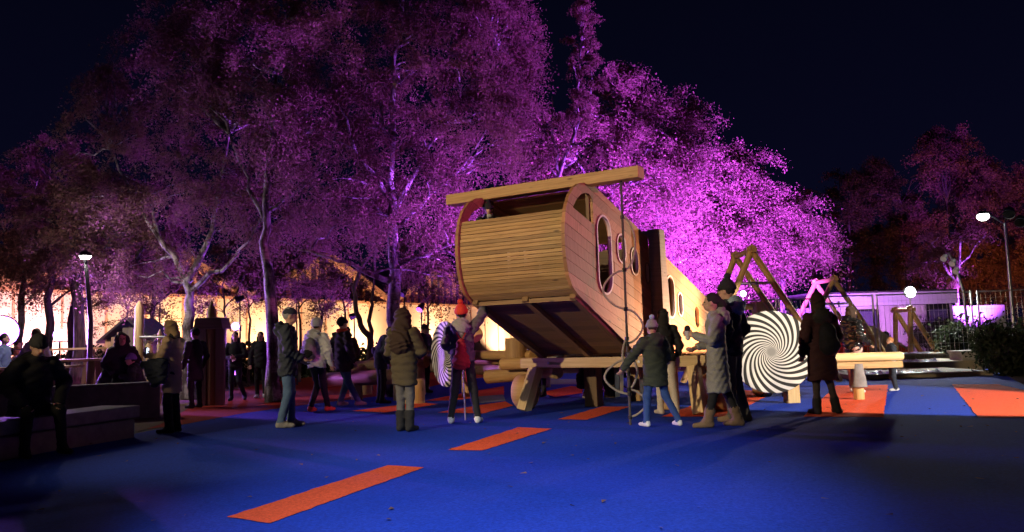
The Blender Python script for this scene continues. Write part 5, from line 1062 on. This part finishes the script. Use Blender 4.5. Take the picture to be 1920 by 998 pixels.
c = at(196, 700, 15.3); person('dark crouched silhouette with bowed head behind the low wall', c[0], c[1], 100, 1.60, dict(pel=(0, 0, .50), ch=(0, .14, .82), nk=(0, .2, .98), head=(0, .27, 1.10), hpitch=-25, eL=(-.28, .2, .74), wL=(-.15, .42, .75), eR=(.28, .2, .74), wR=(.15, .42, .75), kL=(-.15, .38, .50), aL=(-.15, .2, .085), kR=(.15, .38, .50), aR=(.15, .2, .085)), coat=dict(mat='black_cloth', hem=.4, bulk=1.2), hair=('short', 'hair_black'), vox=.022, hands=False)
x, y = feet(32, 752); person('person in an orange coat and jeans standing near the violet floodlight', x, y, 60, 1.62, dict(eR=(.25, .1, 1.16), wR=(.15, .36, 1.16), eL=(-.25, .1, 1.16), wL=(-.15, .36, 1.16)), coat=dict(mat='orange_coat', hem=.75, r=.19), trouser='denim', shoe='white_cloth', hair=('short', 'hair_brown'), vox=.022)
c = at(66, 700, 15.5); person('person in a violet jacket behind the picnic table', c[0], c[1], -70, 1.70, dict(eL=(-.25, .1, 1.16), wL=(-.15, .36, 1.16)), coat=dict(mat='violet_cloth', hem=.8), trouser='denim', hair=('short', 'hair_brown'), vox=.022)
c = at(6, 700, 16.5); person('person in a blue coat behind the orange coat', c[0], c[1], 80, 1.65, None, coat=dict(mat='blue_cloth', hem=.7), trouser='denim', hair=('short', 'hair_black'), vox=.022)
# people behind and below the aeroplane
c = at(796, 740, 18.3); person('person in a dark peaked hat behind the left spiral disc', c[0], c[1], 130, 1.62, dict(head=(0, .06, 1.60), hpitch=-20), coat=dict(mat='navy', hem=.75, bulk=1.15), trouser='black_cloth', hat=('cap', 'black_cloth'), vox=.022)
c = at(715, 745, 15.6); person('person in a navy jacket bending behind the olive puffer', c[0], c[1], 60, 1.60, dict(ch=(0, .10, 1.26), nk=(0, .18, 1.40), head=(0, .26, 1.53)), coat=dict(mat='navy', hem=.75, bulk=1.15), trouser='black_cloth', hair=('short', 'hair_black'), vox=.022)
x, y = feet(1100, 749); person('figure crouching under the platform in pale shoes', x, y, 60, 1.60, dict(pel=(0, -.05, .34), ch=(0, .12, .66), nk=(0, .2, .80), head=(0, .27, .93), kL=(-.16, .30, .48), aL=(-.14, .08, .085), kR=(.16, .30, .40), aR=(.16, .05, .085), eL=(-.28, .2, .58), wL=(-.18, .4, .4), eR=(.28, .2, .58), wR=(.18, .4, .4)), coat=dict(mat='black_cloth', hem=.22, bulk=1.15), trouser='black_cloth', shoe='off_white', hair=('short', 'hair_black'), vox=.02)
x, y = feet(1130, 733); person('figure standing behind the platform with only black legs showing', x, y, 140, 1.66, None, coat=dict(mat='black_cloth', hem=.8), trouser='black_cloth', vox=.022)
x, y = feet(1015, 745); person('figure with black legs beside the splayed platform leg', x, y, -150, 1.66, dict(kL=(-.07, 0, .5), aL=(-.07, 0, .085), kR=(.07, 0, .5), aR=(.07, 0, .085)), coat=dict(mat='dark_brown', hem=.8), trouser='black_cloth', vox=.022)
# child in the cockpit
c = at(915, 392, 11.75); person('child in a dark bobble hat peering out of the cockpit', c[0], c[1]-.0, 170, 1.30, dict(head=(0, .05, 1.615), hpitch=-8), coat=dict(mat='black_cloth', hem=.80, name='jacket'), trouser='black_cloth', hair=('short', 'hair_brown'), hat=('pom', 'black_cloth', 1.0), scarf='white_cloth', z0=float(c[2])-1.22, vox=.02, hands=False)
for o in bpy.data.objects:
    if '_o' in o.keys(): del o['_o']
